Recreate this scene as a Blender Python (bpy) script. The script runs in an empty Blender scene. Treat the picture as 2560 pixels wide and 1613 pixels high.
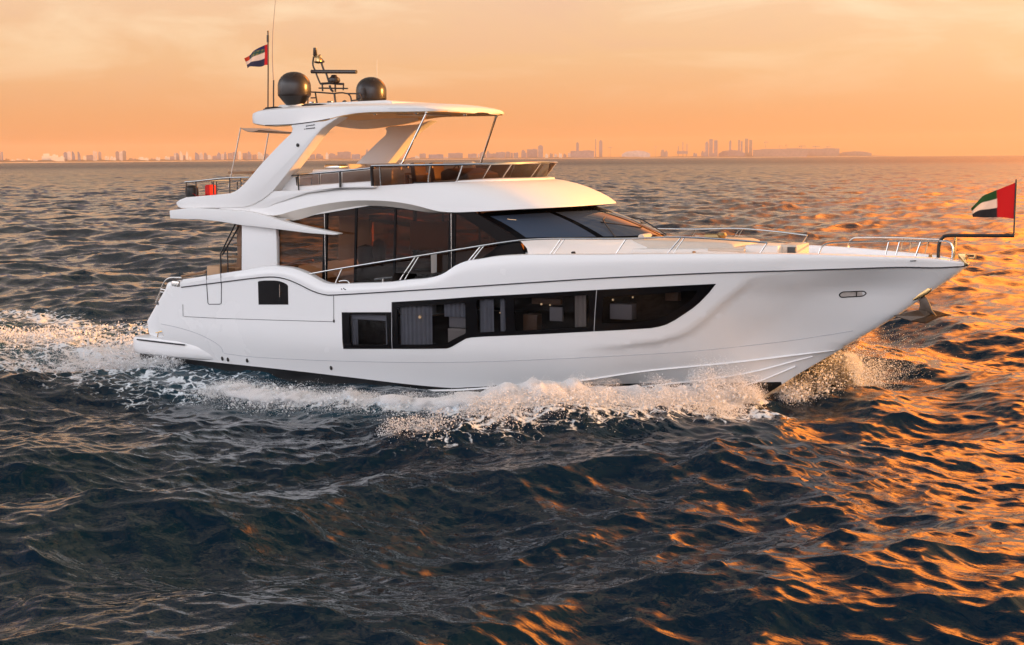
import bpy, bmesh, math, random
import numpy as np
from mathutils import Vector, Matrix, geometry
R = math.radians
random.seed(7)
rng = np.random.default_rng(11)
scene = bpy.context.scene
col = scene.collection

# ------------------------------------------------------------ camera
# world frame = yacht frame: X towards the bow, Y to port, Z up, sea level at z = 0
FPX, IW, IH = 3500.0, 2560.0, 1613.0
CAM = Vector((30.12, -34.77, 6.3))
YAW, PITCH, ROLL = R(28), math.atan((IH / 2 - 396.0) / FPX), 0.0066
_fh = Vector((-math.sin(YAW), math.cos(YAW), 0)); _r = Vector((math.cos(YAW), math.sin(YAW), 0)); _u = Vector((0, 0, 1))
FWD = _fh * math.cos(PITCH) - _u * math.sin(PITCH)
_U = _u * math.cos(PITCH) + _fh * math.sin(PITCH)
RGT = _r * math.cos(ROLL) - _U * math.sin(ROLL)
UPV = _U * math.cos(ROLL) + _r * math.sin(ROLL)
cam = bpy.data.cameras.new('camera'); camo = bpy.data.objects.new('camera', cam); col.objects.link(camo)
m = Matrix((RGT, UPV, -FWD)).transposed().to_4x4(); m.translation = CAM
camo.matrix_world = m
cam.sensor_fit = 'HORIZONTAL'; cam.sensor_width = 36.0; cam.lens = 36.0 * FPX / IW
cam.clip_start = 0.5; cam.clip_end = 80000
scene.camera = camo
scene.render.resolution_x, scene.render.resolution_y = 1024, 645

# ------------------------------------------------------------ light: low evening sun ahead and to port of the yacht
SUN_AZ, SUN_EL = R(34), R(7.5)            # azimuth counted from +X
sd = Vector((math.cos(SUN_AZ) * math.cos(SUN_EL), math.sin(SUN_AZ) * math.cos(SUN_EL), math.sin(SUN_EL)))
sl = bpy.data.lights.new('sun', 'SUN'); sl.energy = 5.0; sl.angle = R(0.8); sl.color = (1.0, 0.41, 0.09)
so = bpy.data.objects.new('sun', sl); col.objects.link(so); so.rotation_euler = sd.to_track_quat('Z', 'Y').to_euler()

world = bpy.data.worlds.new('World'); scene.world = world; world.use_nodes = True
nt = world.node_tree; nt.nodes.clear()
def wn(t, **k):
    n = nt.nodes.new(t)
    for a, b in k.items(): setattr(n, a, b)
    return n
def wl(a, b): nt.links.new(a, b)
def wmath(op, a, b=None, c=None, clamp=False):
    n = wn('ShaderNodeMath', operation=op); n.use_clamp = clamp
    for i, v in enumerate((a, b, c)):
        if v is None: continue
        if isinstance(v, (int, float)): n.inputs[i].default_value = v
        else: wl(v, n.inputs[i])
    return n.outputs[0]
def wramp(fac, stops, interp='LINEAR'):
    n = wn('ShaderNodeValToRGB'); n.color_ramp.interpolation = interp; el = n.color_ramp.elements
    while len(el) > 1: el.remove(el[-1])
    el[0].position = stops[0][0]; el[0].color = (*stops[0][1], 1)
    for p, c in stops[1:]:
        e = el.new(p); e.color = (*c, 1)
    wl(fac, n.inputs[0]); return n.outputs[0]
def wmix(fac, a, b, bt='MIX'):
    n = wn('ShaderNodeMix', data_type='RGBA', blend_type=bt)
    for s, v in ((0, fac), (6, a), (7, b)):
        if isinstance(v, (int, float)): n.inputs[s].default_value = v
        elif isinstance(v, tuple): n.inputs[s].default_value = (*v, 1)
        else: wl(v, n.inputs[s])
    return n.outputs[2]
tc = wn('ShaderNodeTexCoord'); sep = wn('ShaderNodeSeparateXYZ'); wl(tc.outputs['Generated'], sep.inputs[0])
def wdot(v):
    n = wn('ShaderNodeVectorMath', operation='DOT_PRODUCT'); wl(tc.outputs['Generated'], n.inputs[0]); n.inputs[1].default_value = v
    return n.outputs['Value']
elev = wmath('MAXIMUM', sep.outputs[2], 0.0)
west = wramp(elev, [(0.0, (0.61, 0.235, 0.080)), (0.03, (0.63, 0.295, 0.125)), (0.07, (0.65, 0.39, 0.205)), (0.112, (0.67, 0.44, 0.275)),
                    (0.15, (0.23, 0.20, 0.27)), (0.21, (0.075, 0.088, 0.125)), (0.30, (0.026, 0.048, 0.078)), (0.6, (0.018, 0.045, 0.078)), (1.0, (0.02, 0.05, 0.09))])
east = wramp(elev, [(0.0, (0.85, 0.78, 0.86)), (0.12, (2.35, 2.32, 2.52)), (0.35, (2.50, 2.55, 2.82)), (0.6, (0.50, 0.60, 0.80)), (1.0, (0.02, 0.05, 0.09))])
# 1 behind the camera (the pale eastern sky), 0 in front of it
fe = wn('ShaderNodeMapRange', interpolation_type='SMOOTHSTEP'); _ev = (_fh * .78 + _r * .62); wl(wdot((_ev.x, _ev.y, 0)), fe.inputs[0])
fe.inputs[1].default_value = 0.15; fe.inputs[2].default_value = -0.80
base = wmix(fe.outputs[0], west, east)
# broad glow round the low sun
gd = wdot(tuple(sd)); g1 = wmath('POWER', wmath('MAXIMUM', gd, 0.0), 2.6); g2 = wmath('POWER', wmath('MAXIMUM', gd, 0.0), 9.0)
glow = wmix(1.0, wmix(1.0, (0.46, 0.44, 0.22), g1, 'MULTIPLY'), wmix(1.0, (6.5, 2.5, 0.40), g2, 'MULTIPLY'), 'ADD')
# orange lobe added above right of the frame for glints on the water
_ga = YAW + math.pi / 2 - R(25); _ge = R(25)
g3 = wmath('POWER', wmath('MAXIMUM', wdot((math.cos(_ga) * math.cos(_ge), math.sin(_ga) * math.cos(_ge), math.sin(_ge))), 0.0), 85.0)
glow = wmix(1.0, glow, wmix(1.0, (12.0, 2.9, 0.09), g3, 'MULTIPLY'), 'ADD')
sky1 = wmix(1.0, base, glow, 'ADD')
# thin wisps of cloud
mp = wn('ShaderNodeMapping'); mp.inputs['Scale'].default_value = (2.0, 2.0, 9.0); mp.inputs['Rotation'].default_value = (0.10, 0.22, 0.3); wl(tc.outputs['Generated'], mp.inputs[0])
nz = wn('ShaderNodeTexNoise'); nz.inputs['Scale'].default_value = 3.1; nz.inputs['Detail'].default_value = 6.0; nz.inputs['Roughness'].default_value = 0.55; nz.inputs['Distortion'].default_value = 0.5
wl(mp.outputs[0], nz.inputs['Vector'])
cm = wmath('MULTIPLY', wramp(nz.outputs[0], [(0.47, (0, 0, 0)), (0.64, (1, 1, 1))]), wramp(elev, [(0.03, (0, 0, 0)), (0.13, (1, 1, 1))]))
sky2 = wmix(wmath('MULTIPLY', cm, 0.75), sky1, (0.82, 0.66, 0.44))
cm2 = wmath('MULTIPLY', wramp(nz.outputs[0], [(0.30, (1, 1, 1)), (0.44, (0, 0, 0))]), wramp(elev, [(0.03, (0, 0, 0)), (0.12, (1, 1, 1))]))
sky3 = wmix(wmath('MULTIPLY', cm2, 0.34), sky2, (0.58, 0.33, 0.26))
ns = wn('ShaderNodeTexSky'); ns.sky_type = 'NISHITA'; ns.sun_disc = False; ns.sun_elevation = SUN_EL; ns.sun_rotation = math.atan2(sd.x, sd.y)
ns.dust_density = 3.0
b1 = wn('ShaderNodeBackground'); wl(sky3, b1.inputs[0]); b1.inputs[1].default_value = 1.0
b2 = wn('ShaderNodeBackground'); wl(ns.outputs[0], b2.inputs[0]); b2.inputs[1].default_value = 0.008
ad = wn('ShaderNodeAddShader'); wl(b1.outputs[0], ad.inputs[0]); wl(b2.outputs[0], ad.inputs[1])
wo = wn('ShaderNodeOutputWorld'); wl(ad.outputs[0], wo.inputs[0])

scene.view_settings.view_transform = 'Standard'; scene.view_settings.look = 'None'
scene.view_settings.exposure = 0.42; scene.view_settings.gamma = 1.0; scene.view_settings.use_curve_mapping = False
cy = scene.cycles
cy.use_denoising = True; cy.max_bounces = 10; cy.diffuse_bounces = 4; cy.glossy_bounces = 4; cy.transparent_max_bounces = 12
cy.volume_bounces = 8; cy.volume_step_rate = 0.25; cy.sample_clamp_indirect = 8.0; cy.caustics_reflective = False; cy.caustics_refractive = False

# ------------------------------------------------------------ helpers
def ray(px, py): return FWD + RGT * ((px - IW / 2) / FPX) - UPV * ((py - IH / 2) / FPX)
def atY(px, py, Y):
    d = ray(px, py); return CAM + d * ((Y - CAM.y) / d.y)
def atZ(px, py, Z):
    d = ray(px, py); return CAM + d * ((Z - CAM.z) / d.z)
def XZ(pts, Y): return [(p.x, p.z) for p in (atY(a, b, Y) for a, b in pts)]

def tag(o, label=None, cat=None, group=None, kind=None):
    if label: o['label'] = label
    if cat: o['category'] = cat
    if group: o['group'] = group
    if kind: o['kind'] = kind
    return o
def empty(name, loc=(0, 0, 0), rz=0):
    o = bpy.data.objects.new(name, None); o.empty_display_size = 0.2; col.objects.link(o); o.location = loc; o.rotation_euler.z = rz; return o
def link(name, me, parent=None):
    o = bpy.data.objects.new(name, me); col.objects.link(o)
    if parent: o.parent = parent
    return o

def material(name, color, rough=0.5, metal=0.0, coat=0.0, spec=0.5, noise=None, bump=None, **k):
    m = bpy.data.materials.new(name); m.use_nodes = True; t = m.node_tree; b = t.nodes['Principled BSDF']
    b.inputs['Base Color'].default_value = (*color, 1); b.inputs['Roughness'].default_value = rough; b.inputs['Metallic'].default_value = metal
    b.inputs['Coat Weight'].default_value = coat; b.inputs['Coat Roughness'].default_value = 0.06; b.inputs['Specular IOR Level'].default_value = spec
    for a, v in k.items(): b.inputs[a].default_value = v
    tcn = t.nodes.new('ShaderNodeTexCoord')
    if noise:                                  # (scale, amount): gentle mottling of colour and gloss
        n = t.nodes.new('ShaderNodeTexNoise'); n.inputs['Scale'].default_value = noise[0]; n.inputs['Detail'].default_value = 5
        t.links.new(tcn.outputs['Object'], n.inputs['Vector'])
        mr = t.nodes.new('ShaderNodeMapRange'); mr.inputs[1].default_value = 0.3; mr.inputs[2].default_value = 0.7
        mr.inputs[3].default_value = 1 - noise[1]; mr.inputs[4].default_value = 1.0; t.links.new(n.outputs[0], mr.inputs[0])
        mx = t.nodes.new('ShaderNodeMix'); mx.data_type = 'RGBA'; mx.blend_type = 'MULTIPLY'; mx.inputs[0].default_value = 1
        mx.inputs[6].default_value = (*color, 1); t.links.new(mr.outputs[0], mx.inputs[7]); t.links.new(mx.outputs[2], b.inputs['Base Color'])
        m2 = t.nodes.new('ShaderNodeMapRange'); m2.inputs[1].default_value = 0.3; m2.inputs[2].default_value = 0.7
        m2.inputs[3].default_value = rough * 0.85; m2.inputs[4].default_value = min(1, rough * 1.2); t.links.new(n.outputs[0], m2.inputs[0]); t.links.new(m2.outputs[0], b.inputs['Roughness'])
    if bump:
        n = t.nodes.new('ShaderNodeTexNoise'); n.inputs['Scale'].default_value = bump[0]; n.inputs['Detail'].default_value = 3
        t.links.new(tcn.outputs['Object'], n.inputs['Vector']); bp = t.nodes.new('ShaderNodeBump'); bp.inputs['Strength'].default_value = bump[1]; bp.inputs['Distance'].default_value = 0.02
        t.links.new(n.outputs[0], bp.inputs['Height']); t.links.new(bp.outputs[0], b.inputs['Normal'])
    return m
def glass(name, tint, rough=0.02, refl=1.0):
    m = bpy.data.materials.new(name); m.use_nodes = True; t = m.node_tree; t.nodes.clear()
    tr = t.nodes.new('ShaderNodeBsdfTransparent'); tr.inputs[0].default_value = (*tint, 1)
    gl = t.nodes.new('ShaderNodeBsdfGlossy'); gl.inputs['Roughness'].default_value = rough; gl.inputs[0].default_value = (refl, refl, refl, 1)
    fr = t.nodes.new('ShaderNodeFresnel'); fr.inputs[0].default_value = 1.5
    mx = t.nodes.new('ShaderNodeMixShader'); o = t.nodes.new('ShaderNodeOutputMaterial')
    t.links.new(fr.outputs[0], mx.inputs[0]); t.links.new(tr.outputs[0], mx.inputs[1]); t.links.new(gl.outputs[0], mx.inputs[2]); t.links.new(mx.outputs[0], o.inputs[0])
    return m
# ------------------------------------------------------------ sea
def smooth01(x): x = np.clip(x, 0, 1); return x * x * (3 - 2 * x)
def ocean_tile(L, N, hs, lmin, lmax, lp, wind, spread, seed, pw=2.0):
    """one periodic patch of wind sea: height and sideways displacement"""
    g = np.random.default_rng(seed)
    k1 = np.fft.fftfreq(N, L / N) * 2 * np.pi
    kx, ky = np.meshgrid(k1, k1, indexing='ij'); k = np.hypot(kx, ky); k[0, 0] = 1
    kp = 2 * np.pi / lp
    ang = np.arctan2(ky, kx) - wind
    S = k ** -(pw + 2) * np.exp(-1.1 * (kp / k) ** 2) * (0.07 + np.abs(np.cos(ang)) ** spread)
    S *= (k < 2 * np.pi / lmin) * (k > 2 * np.pi / lmax); S[0, 0] = 0
    a = np.sqrt(S) * (g.normal(size=(N, N)) + 1j * g.normal(size=(N, N)))
    h = np.fft.ifft2(a); h = h.real
    sc = hs / 4 / h.std(); A = a * sc
    h = np.fft.ifft2(A).real
    dx = np.fft.ifft2(-1j * kx / k * A).real; dy = np.fft.ifft2(-1j * ky / k * A).real
    return h, dx, dy, L, N
def tile_sample(t, x, y):
    h, dx, dy, L, N = t
    u = (x / L % 1.0) * N; v = (y / L % 1.0) * N
    i = np.floor(u).astype(int); j = np.floor(v).astype(int); fu = u - i; fv = v - j
    i %= N; j %= N; i1 = (i + 1) % N; j1 = (j + 1) % N
    w00 = (1 - fu) * (1 - fv); w10 = fu * (1 - fv); w01 = (1 - fu) * fv; w11 = fu * fv
    return [f[i, j] * w00 + f[i1, j] * w10 + f[i, j1] * w01 + f[i1, j1] * w11 for f in (h, dx, dy)]
def vnoise(x, y, seed=0):
    """smooth value noise in [0,1]"""
    i = np.floor(x).astype(np.int64); j = np.floor(y).astype(np.int64); fx = x - i; fy = y - j
    fx = fx * fx * (3 - 2 * fx); fy = fy * fy * (3 - 2 * fy)
    def hsh(a, b):
        n = (a * 374761393 + b * 668265263 + seed * 1274126177) & 0x7fffffff
        n = ((n ^ (n >> 13)) * 1274126177) & 0x7fffffff
        return ((n ^ (n >> 16)) & 0xffff) / 65535.0
    return (hsh(i, j) * (1 - fx) + hsh(i + 1, j) * fx) * (1 - fy) + (hsh(i, j + 1) * (1 - fx) + hsh(i + 1, j + 1) * fx) * fy
def fbm(x, y, o=4, seed=0):
    s = 0; a = 0.5
    for q in range(o):
        s = s + a * vnoise(x, y, seed + q); x = x * 2.03 + 17.1; y = y * 2.03 - 9.7; a *= 0.5
    return s / (1 - 0.5 ** o)
def polydist(x, y, pts, sub=8):
    """distance to a polyline and the position along it (0..1)"""
    best = np.full(x.shape, 1e9); par = np.zeros(x.shape); n = len(pts) - 1
    for q in range(n):
        ax, ay = pts[q]; bx, by = pts[q + 1]; dx, dy = bx - ax, by - ay
        t = np.clip(((x - ax) * dx + (y - ay) * dy) / (dx * dx + dy * dy), 0, 1)
        d = np.hypot(x - ax - t * dx, y - ay - t * dy); mk = d < best
        best = np.where(mk, d, best); par = np.where(mk, (q + t) / n, par)
    return best, par

# the bow wave's breaking crest along the starboard side, and the thrown-out outer ridge (metres; mirrored to port)
CREST = [(19.0, -0.45), (18.2, -1.5), (17.0, -2.5), (15.4, -3.7), (14.3, -4.7), (13.0, -5.5), (11.0, -5.7), (8.5, -5.5), (6.3, -5.1), (4.4, -4.4), (1.5, -3.8), (-3, -3.8), (-9, -5.0)]
OUTER = [(19.6, -1.4), (18.6, -2.9), (17.2, -4.3), (16.0, -5.8), (14.9, -7.4), (12.6, -9.6), (9.0, -12.5), (3.0, -17.0)]
def wake(x, y):
    """height added by the yacht, whitewater amount, milky aerated water amount"""
    ya = -np.abs(y + 0.0)
    d1, t1 = polydist(x, ya, CREST); d2, t2 = polydist(x, ya, OUTER)
    amp1 = np.interp(t1, [0, .10, .3, .45, .7, 1], [.30, .46, .36, .16, .12, .06])
    amp2 = np.interp(t2, [0, .3, .55, .8, 1], [.15, .48, .40, .28, .0])
    h = amp1 * np.exp(-(d1 / 0.55) ** 2) + amp2 * np.exp(-(d2 / 1.15) ** 2)
    # trough between hull and crest
    inside = smooth01((x + 1) / 3) * smooth01((17 - x) / 3) * smooth01((4.6 + ya) / 1.2)
    h = h - 0.16 * inside * smooth01((x - 6) / 4)
    h = h + np.interp(x, [-5, 0, 1.5, 5, 8, 11, 14], [.0, .14, .30, .17, .03, -.13, -.06]) * np.exp(-(np.maximum(-ya - 2.5, 0) / 0.9) ** 2)
    # hollow then mound behind the transom
    cen = np.exp(-(ya / 3.4) ** 2)
    h = h + cen * (0.30 * np.exp(-((x + 6.0) / 2.6) ** 2) + 0.22 * np.exp(-((x + 12.0) / 3.2) ** 2))
    # diverging waves rolling outward from the bow
    nd = 0.76 * (x - 16.0) - 0.65 * (ya + 5.8); lt = -0.65 * (x - 16.0) - 0.76 * (ya + 5.8)
    h = h + (0.23 * np.cos(2 * np.pi * (nd + 0.9 * np.sin(lt / 5.0) + 1.6 * fbm(x / 6.0, ya / 6.0, 2, 55)) / 6.4)) * smooth01(nd / 3.0) * np.exp(-np.maximum(nd - 2, 0) / 18.0) * (0.55 + 0.9 * vnoise(x / 5.0, ya / 5.0, 61)) * smooth01((24 - np.abs(lt)) / 12)
    n1 = fbm(x * 0.55, ya * 0.55, 4, 3); n2 = fbm(x * 1.9, y * 1.9, 3, 9)
    w1 = np.interp(t1, [0, .12, .35, .5, .62, .8, 1], [.35, .75, .85, .62, .50, .55, .5])
    s1 = np.interp(t1, [0, .1, .33, .48, .62, .75, .85, 1], [.95, 1.05, 1.05, .80, .92, .62, .58, .42])
    f = s1 * np.exp(-(d1 / w1) ** 2)
    f = np.maximum(f, 0.62 * np.exp(-(d2 / 0.75) ** 2) * smooth01((0.42 - t2) / 0.12))
    # foam between the two ridges near the bow
    btw = smooth01((x - 13.2) / 1.8) * smooth01((19.2 - x) / 1.2) * np.exp(-(np.minimum(d1, d2) / 1.2) ** 2)
    f = np.maximum(f, 0.55 * btw)
    # propeller wash
    wd = 3.4 + 0.20 * np.maximum(-x, 0)
    wash = smooth01((0.6 - x) / 1.2) * np.exp(-(ya / wd) ** 4) * np.interp(-x, [0, 3, 9, 20, 45], [.95, 1.0, .80, .55, .25])
    f = np.maximum(f, wash * (0.62 + 0.75 * (n1 - 0.45)))
    edge = np.exp(-((-ya - wd - 0.3) / 1.1) ** 2) * smooth01((-1 - x) / 2) * np.interp(-x, [0, 6, 20, 40], [.65, .72, .6, .2])
    f = np.maximum(f, edge)
    # loose streaks abreast of the quarter
    q = smooth01((7.5 - x) / 4) * smooth01((x + 14) / 6) * smooth01((-ya - 2.2) / 0.8) * smooth01((8.2 + ya) / 3)
    f = np.maximum(f, 0.40 * q)
    f = f + 0.22 * (n2 - 0.5) * (f > 0.05)
    aer = np.maximum(np.maximum(wash, 0.8 * edge), 0.55 * np.exp(-(d1 / 1.5) ** 2) * smooth01((16.5 - x) / 3))
    aer = np.maximum(aer, 0.5 * inside * np.exp(-np.maximum(-ya - 2.6, 0) / 1.5))
    n3 = fbm(x * 5.5, y * 5.5, 3, 31); h = h + (0.22 * (n2 - 0.5) + 0.20 * (n3 - .5)) * np.clip(f, 0, 1) + 0.26 * (n1 - 0.5) * np.clip(wash + edge, 0, 1)
    return h, f, aer

T1 = ocean_tile(173.0, 1024, 0.33, 1.3, 60, 8.0, R(-66), 2.5, 5)
T2 = ocean_tile(41.0, 1024, 0.10, 0.25, 1.9, 2.0, R(-50), 1.6, 6)
T3 = ocean_tile(67.0, 1024, 0.15, 1.0, 9, 4.0, R(-20), 3.0, 8)
def swell(x, y):
    return 0.17 * np.sin(2 * np.pi * (x * 0.42 + y * 0.91) / 13.0 + 1.5 * np.sin(x / 19.0)) + 0.10 * np.sin(2 * np.pi * (x * 0.85 - y * 0.53) / 8.7 + 0.7 * np.sin(y / 9.0))

rr = [9.0]
while rr[-1] < 16000:
    r_ = rr[-1]
    d = max(r_ * r_ / 9500.0, 0.03)
    if 27 < r_ < 70: d = r_ * r_ / 17000.0
    if r_ > 70: d = min(d, r_ / 220.0) if r_ < 2200 else r_ / 42.0
    rr.append(r_ + d)
rr = np.array(rr)
va = math.atan2(FWD.y, FWD.x)
fine = np.arange(-R(31), R(31), R(0.062)); coarse = np.arange(R(31), 2 * math.pi - R(31), R(2.5))
aa = va + np.concatenate([fine, coarse])
NR, NA = len(rr), len(aa)
RR, AA = np.meshgrid(rr, aa, indexing='ij')
bx = CAM.x + RR * np.cos(AA); by = CAM.y + RR * np.sin(AA)
step = np.gradient(rr)[:, None] * np.ones((1, NA))
w1 = np.clip(1.6 - step / 2.2, 0.75, 1) * (RR < 2600); w2 = np.clip(1.25 - step / 0.7, 0, 1); w3 = np.clip(1.4 - step / 1.6, 0, 1)
h1, x1, y1 = tile_sample(T1, bx, by)
h2, x2, y2 = tile_sample(T2, bx * 0.94 - by * 0.34, bx * 0.34 + by * 0.94)
h3, x3, y3 = tile_sample(T3, bx * 0.8 + by * 0.6, -bx * 0.6 + by * 0.8)
patch = 0.45 + 0.9 * fbm(bx / 9.0, by / 9.0, 2, 21)          # gusty and calmer patches
wk, foam, aer = wake(bx, by)
cen_calm = 1 - 0.6 * np.clip(foam, 0, 1)
hz = w1 * h1 * cen_calm + w2 * h2 * patch + w3 * h3 + w1 * swell(bx, by) * (RR < 900) + wk
CH = -1.15
px = bx + CH * (w1 * x1 + w2 * patch * (0.94 * x2 + 0.34 * y2) + w3 * (0.8 * x3 - 0.6 * y3))
py = by + CH * (w1 * y1 + w2 * patch * (-0.34 * x2 + 0.94 * y2) + w3 * (0.6 * x3 + 0.8 * y3))
verts = np.stack([px, py, hz], -1).reshape(-1, 3)
ii, jj = np.meshgrid(np.arange(NR - 1), np.arange(NA), indexing='ij'); j2 = (jj + 1) % NA
quads = np.stack([ii * NA + jj, (ii + 1) * NA + jj, (ii + 1) * NA + j2, ii * NA + j2], -1).reshape(-1, 4)
# cap under the camera
c0 = len(verts); verts = np.vstack([verts, [[CAM.x, CAM.y, 0.0]]])
tri = np.stack([np.full(NA, c0), np.arange(NA), (np.arange(NA) + 1) % NA], -1)
sea_me = bpy.data.meshes.new('sea')
nl = quads.size + tri.size
sea_me.vertices.add(len(verts)); sea_me.vertices.foreach_set('co', verts.astype(np.float32).ravel())
sea_me.loops.add(nl); sea_me.loops.foreach_set('vertex_index', np.concatenate([quads.ravel(), tri.ravel()]).astype(np.int32))
npoly = len(quads) + len(tri); sea_me.polygons.add(npoly)
sea_me.polygons.foreach_set('loop_start', np.concatenate([np.arange(len(quads)) * 4, quads.size + np.arange(len(tri)) * 3]).astype(np.int32))
sea_me.update(calc_edges=True); sea_me.shade_smooth()
for nm, arr in (('foam', foam), ('aer', aer), ('dist', np.clip((RR - 60) / 1400, 0, 1))):
    a_ = sea_me.attributes.new(nm, 'FLOAT', 'POINT'); a_.data.foreach_set('value', np.concatenate([arr.ravel(), [0.0]]).astype(np.float32))
sm = bpy.data.materials.new('sea_water'); sm.use_nodes = True; t = sm.node_tree; bs = t.nodes['Principled BSDF']; out = t.nodes['Material Output']
def N(tp, **k):
    n = t.nodes.new(tp)
    for a, b in k.items(): setattr(n, a, b)
    return n
def Lk(a, b): t.links.new(a, b)
def M(op, a, b=None, c=None, clamp=False):
    n = N('ShaderNodeMath', operation=op); n.use_clamp = clamp
    for i, v in enumerate((a, b, c)):
        if v is None: continue
        if isinstance(v, (int, float)): n.inputs[i].default_value = v
        else: Lk(v, n.inputs[i])
    return n.outputs[0]
def MR(v, a, b, c, d, st='LINEAR'):
    n = N('ShaderNodeMapRange', interpolation_type=st); Lk(v, n.inputs[0])
    for i, q in enumerate((a, b, c, d)): n.inputs[i + 1].default_value = q
    return n.outputs[0]
def attr(nm): n = N('ShaderNodeAttribute', attribute_name=nm); return n.outputs['Fac']
tcn = N('ShaderNodeTexCoord'); P = tcn.outputs['Object']
def noise(scale, detail=4, rough=0.55, dist=0.0, vec=None, ntype='FBM'):
    n = N('ShaderNodeTexNoise', noise_type=ntype); n.inputs['Scale'].default_value = scale; n.inputs['Detail'].default_value = detail
    n.inputs['Roughness'].default_value = rough; n.inputs['Distortion'].default_value = dist; Lk(vec or P, n.inputs['Vector']); return n.outputs[0]
fo, ae, di = attr('foam'), attr('aer'), attr('dist')
n_f = noise(2.6, 8, 0.62, 0.6); n_v = noise(7.0, 6, 0.65, 0.4)
vor = N('ShaderNodeTexVoronoi', feature='DISTANCE_TO_EDGE'); vor.inputs['Scale'].default_value = 2.2
wob = N('ShaderNodeVectorMath', operation='MULTIPLY_ADD'); nw = N('ShaderNodeTexNoise'); nw.inputs['Scale'].default_value = 1.6; nw.inputs['Detail'].default_value = 4; Lk(P, nw.inputs['Vector'])
Lk(nw.outputs['Color'], wob.inputs[0]); wob.inputs[1].default_value = (1.1, 1.1, 0.2); Lk(P, wob.inputs[2]); Lk(wob.outputs[0], vor.inputs['Vector'])
lace = MR(vor.outputs['Distance'], 0.0, 0.16, 1.0, 0.0)
fm = M('ADD', M('ADD', fo, M('MULTIPLY', M('SUBTRACT', n_f, 0.5), 1.15)), M('MULTIPLY', M('SUBTRACT', n_v, 0.5), 0.55))
fm = M('ADD', fm, M('MULTIPLY', M('SUBTRACT', lace, 0.35), 0.42))
fmask = M('MULTIPLY', MR(fm, 0.42, 0.74, 0.0, 1.0, 'SMOOTHSTEP'), MR(fo, 0.06, 0.25, 0.0, 1.0))
cmix = N('ShaderNodeMix', data_type='RGBA'); Lk(M('MULTIPLY', M('MULTIPLY', ae, 0.8, clamp=True), MR(n_f, 0.25, 0.7, 0.35, 1.0)), cmix.inputs[0])
cmix.inputs[6].default_value = (0.0008, 0.0105, 0.0235, 1); cmix.inputs[7].default_value = (0.035, 0.115, 0.15, 1)
Lk(cmix.outputs[2], bs.inputs['Base Color'])
Lk(M('ADD', MR(di, 0.0, 0.5, 0.03, 0.12), MR(di, 0.5, 1.0, 0.0, 0.15)), bs.inputs['Roughness']); bs.inputs['IOR'].default_value = 1.333; bs.inputs['Specular IOR Level'].default_value = 0.33
# ripples too small for the mesh
rp = N('ShaderNodeMapping'); Lk(P, rp.inputs[0]); rp.inputs['Scale'].default_value = (1.0, 1.6, 1.0); rp.inputs['Rotation'].default_value = (0, 0, R(20))
b1_ = N('ShaderNodeBump'); Lk(noise(3.2, 3, 0.5, 0.5, rp.outputs[0]), b1_.inputs['Height']); b1_.inputs['Distance'].default_value = 0.10; Lk(MR(di, 0.0, 0.3, 0.16, 0.3), b1_.inputs['Strength'])
b2_ = N('ShaderNodeBump'); Lk(noise(0.55, 4, 0.6, 0.3, rp.outputs[0]), b2_.inputs['Height']); b2_.inputs['Distance'].default_value = 0.9; Lk(MR(di, 0.0, 0.3, 0.0, 0.40), b2_.inputs['Strength']); Lk(b1_.outputs[0], b2_.inputs['Normal'])
Lk(b2_.outputs[0], bs.inputs['Normal'])
fd = N('ShaderNodeBsdfPrincipled'); fd.inputs['Base Color'].default_value = (0.78, 0.84, 0.89, 1); fd.inputs['Roughness'].default_value = 0.9; fd.inputs['Specular IOR Level'].default_value = 0.1
fb = N('ShaderNodeBump'); Lk(n_v, fb.inputs['Height']); fb.inputs['Strength'].default_value = 0.8; fb.inputs['Distance'].default_value = 0.12; Lk(fb.outputs[0], fd.inputs['Normal'])
ms = N('ShaderNodeMixShader'); Lk(fmask, ms.inputs[0]); Lk(bs.outputs[0], ms.inputs[1]); Lk(fd.outputs[0], ms.inputs[2]); Lk(ms.outputs[0], out.inputs[0])
sea_me.materials.append(sm)
sea = link('sea', sea_me); tag(sea, 'dark choppy sea with white wake and orange evening glints', 'sea', kind='structure')
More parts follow.
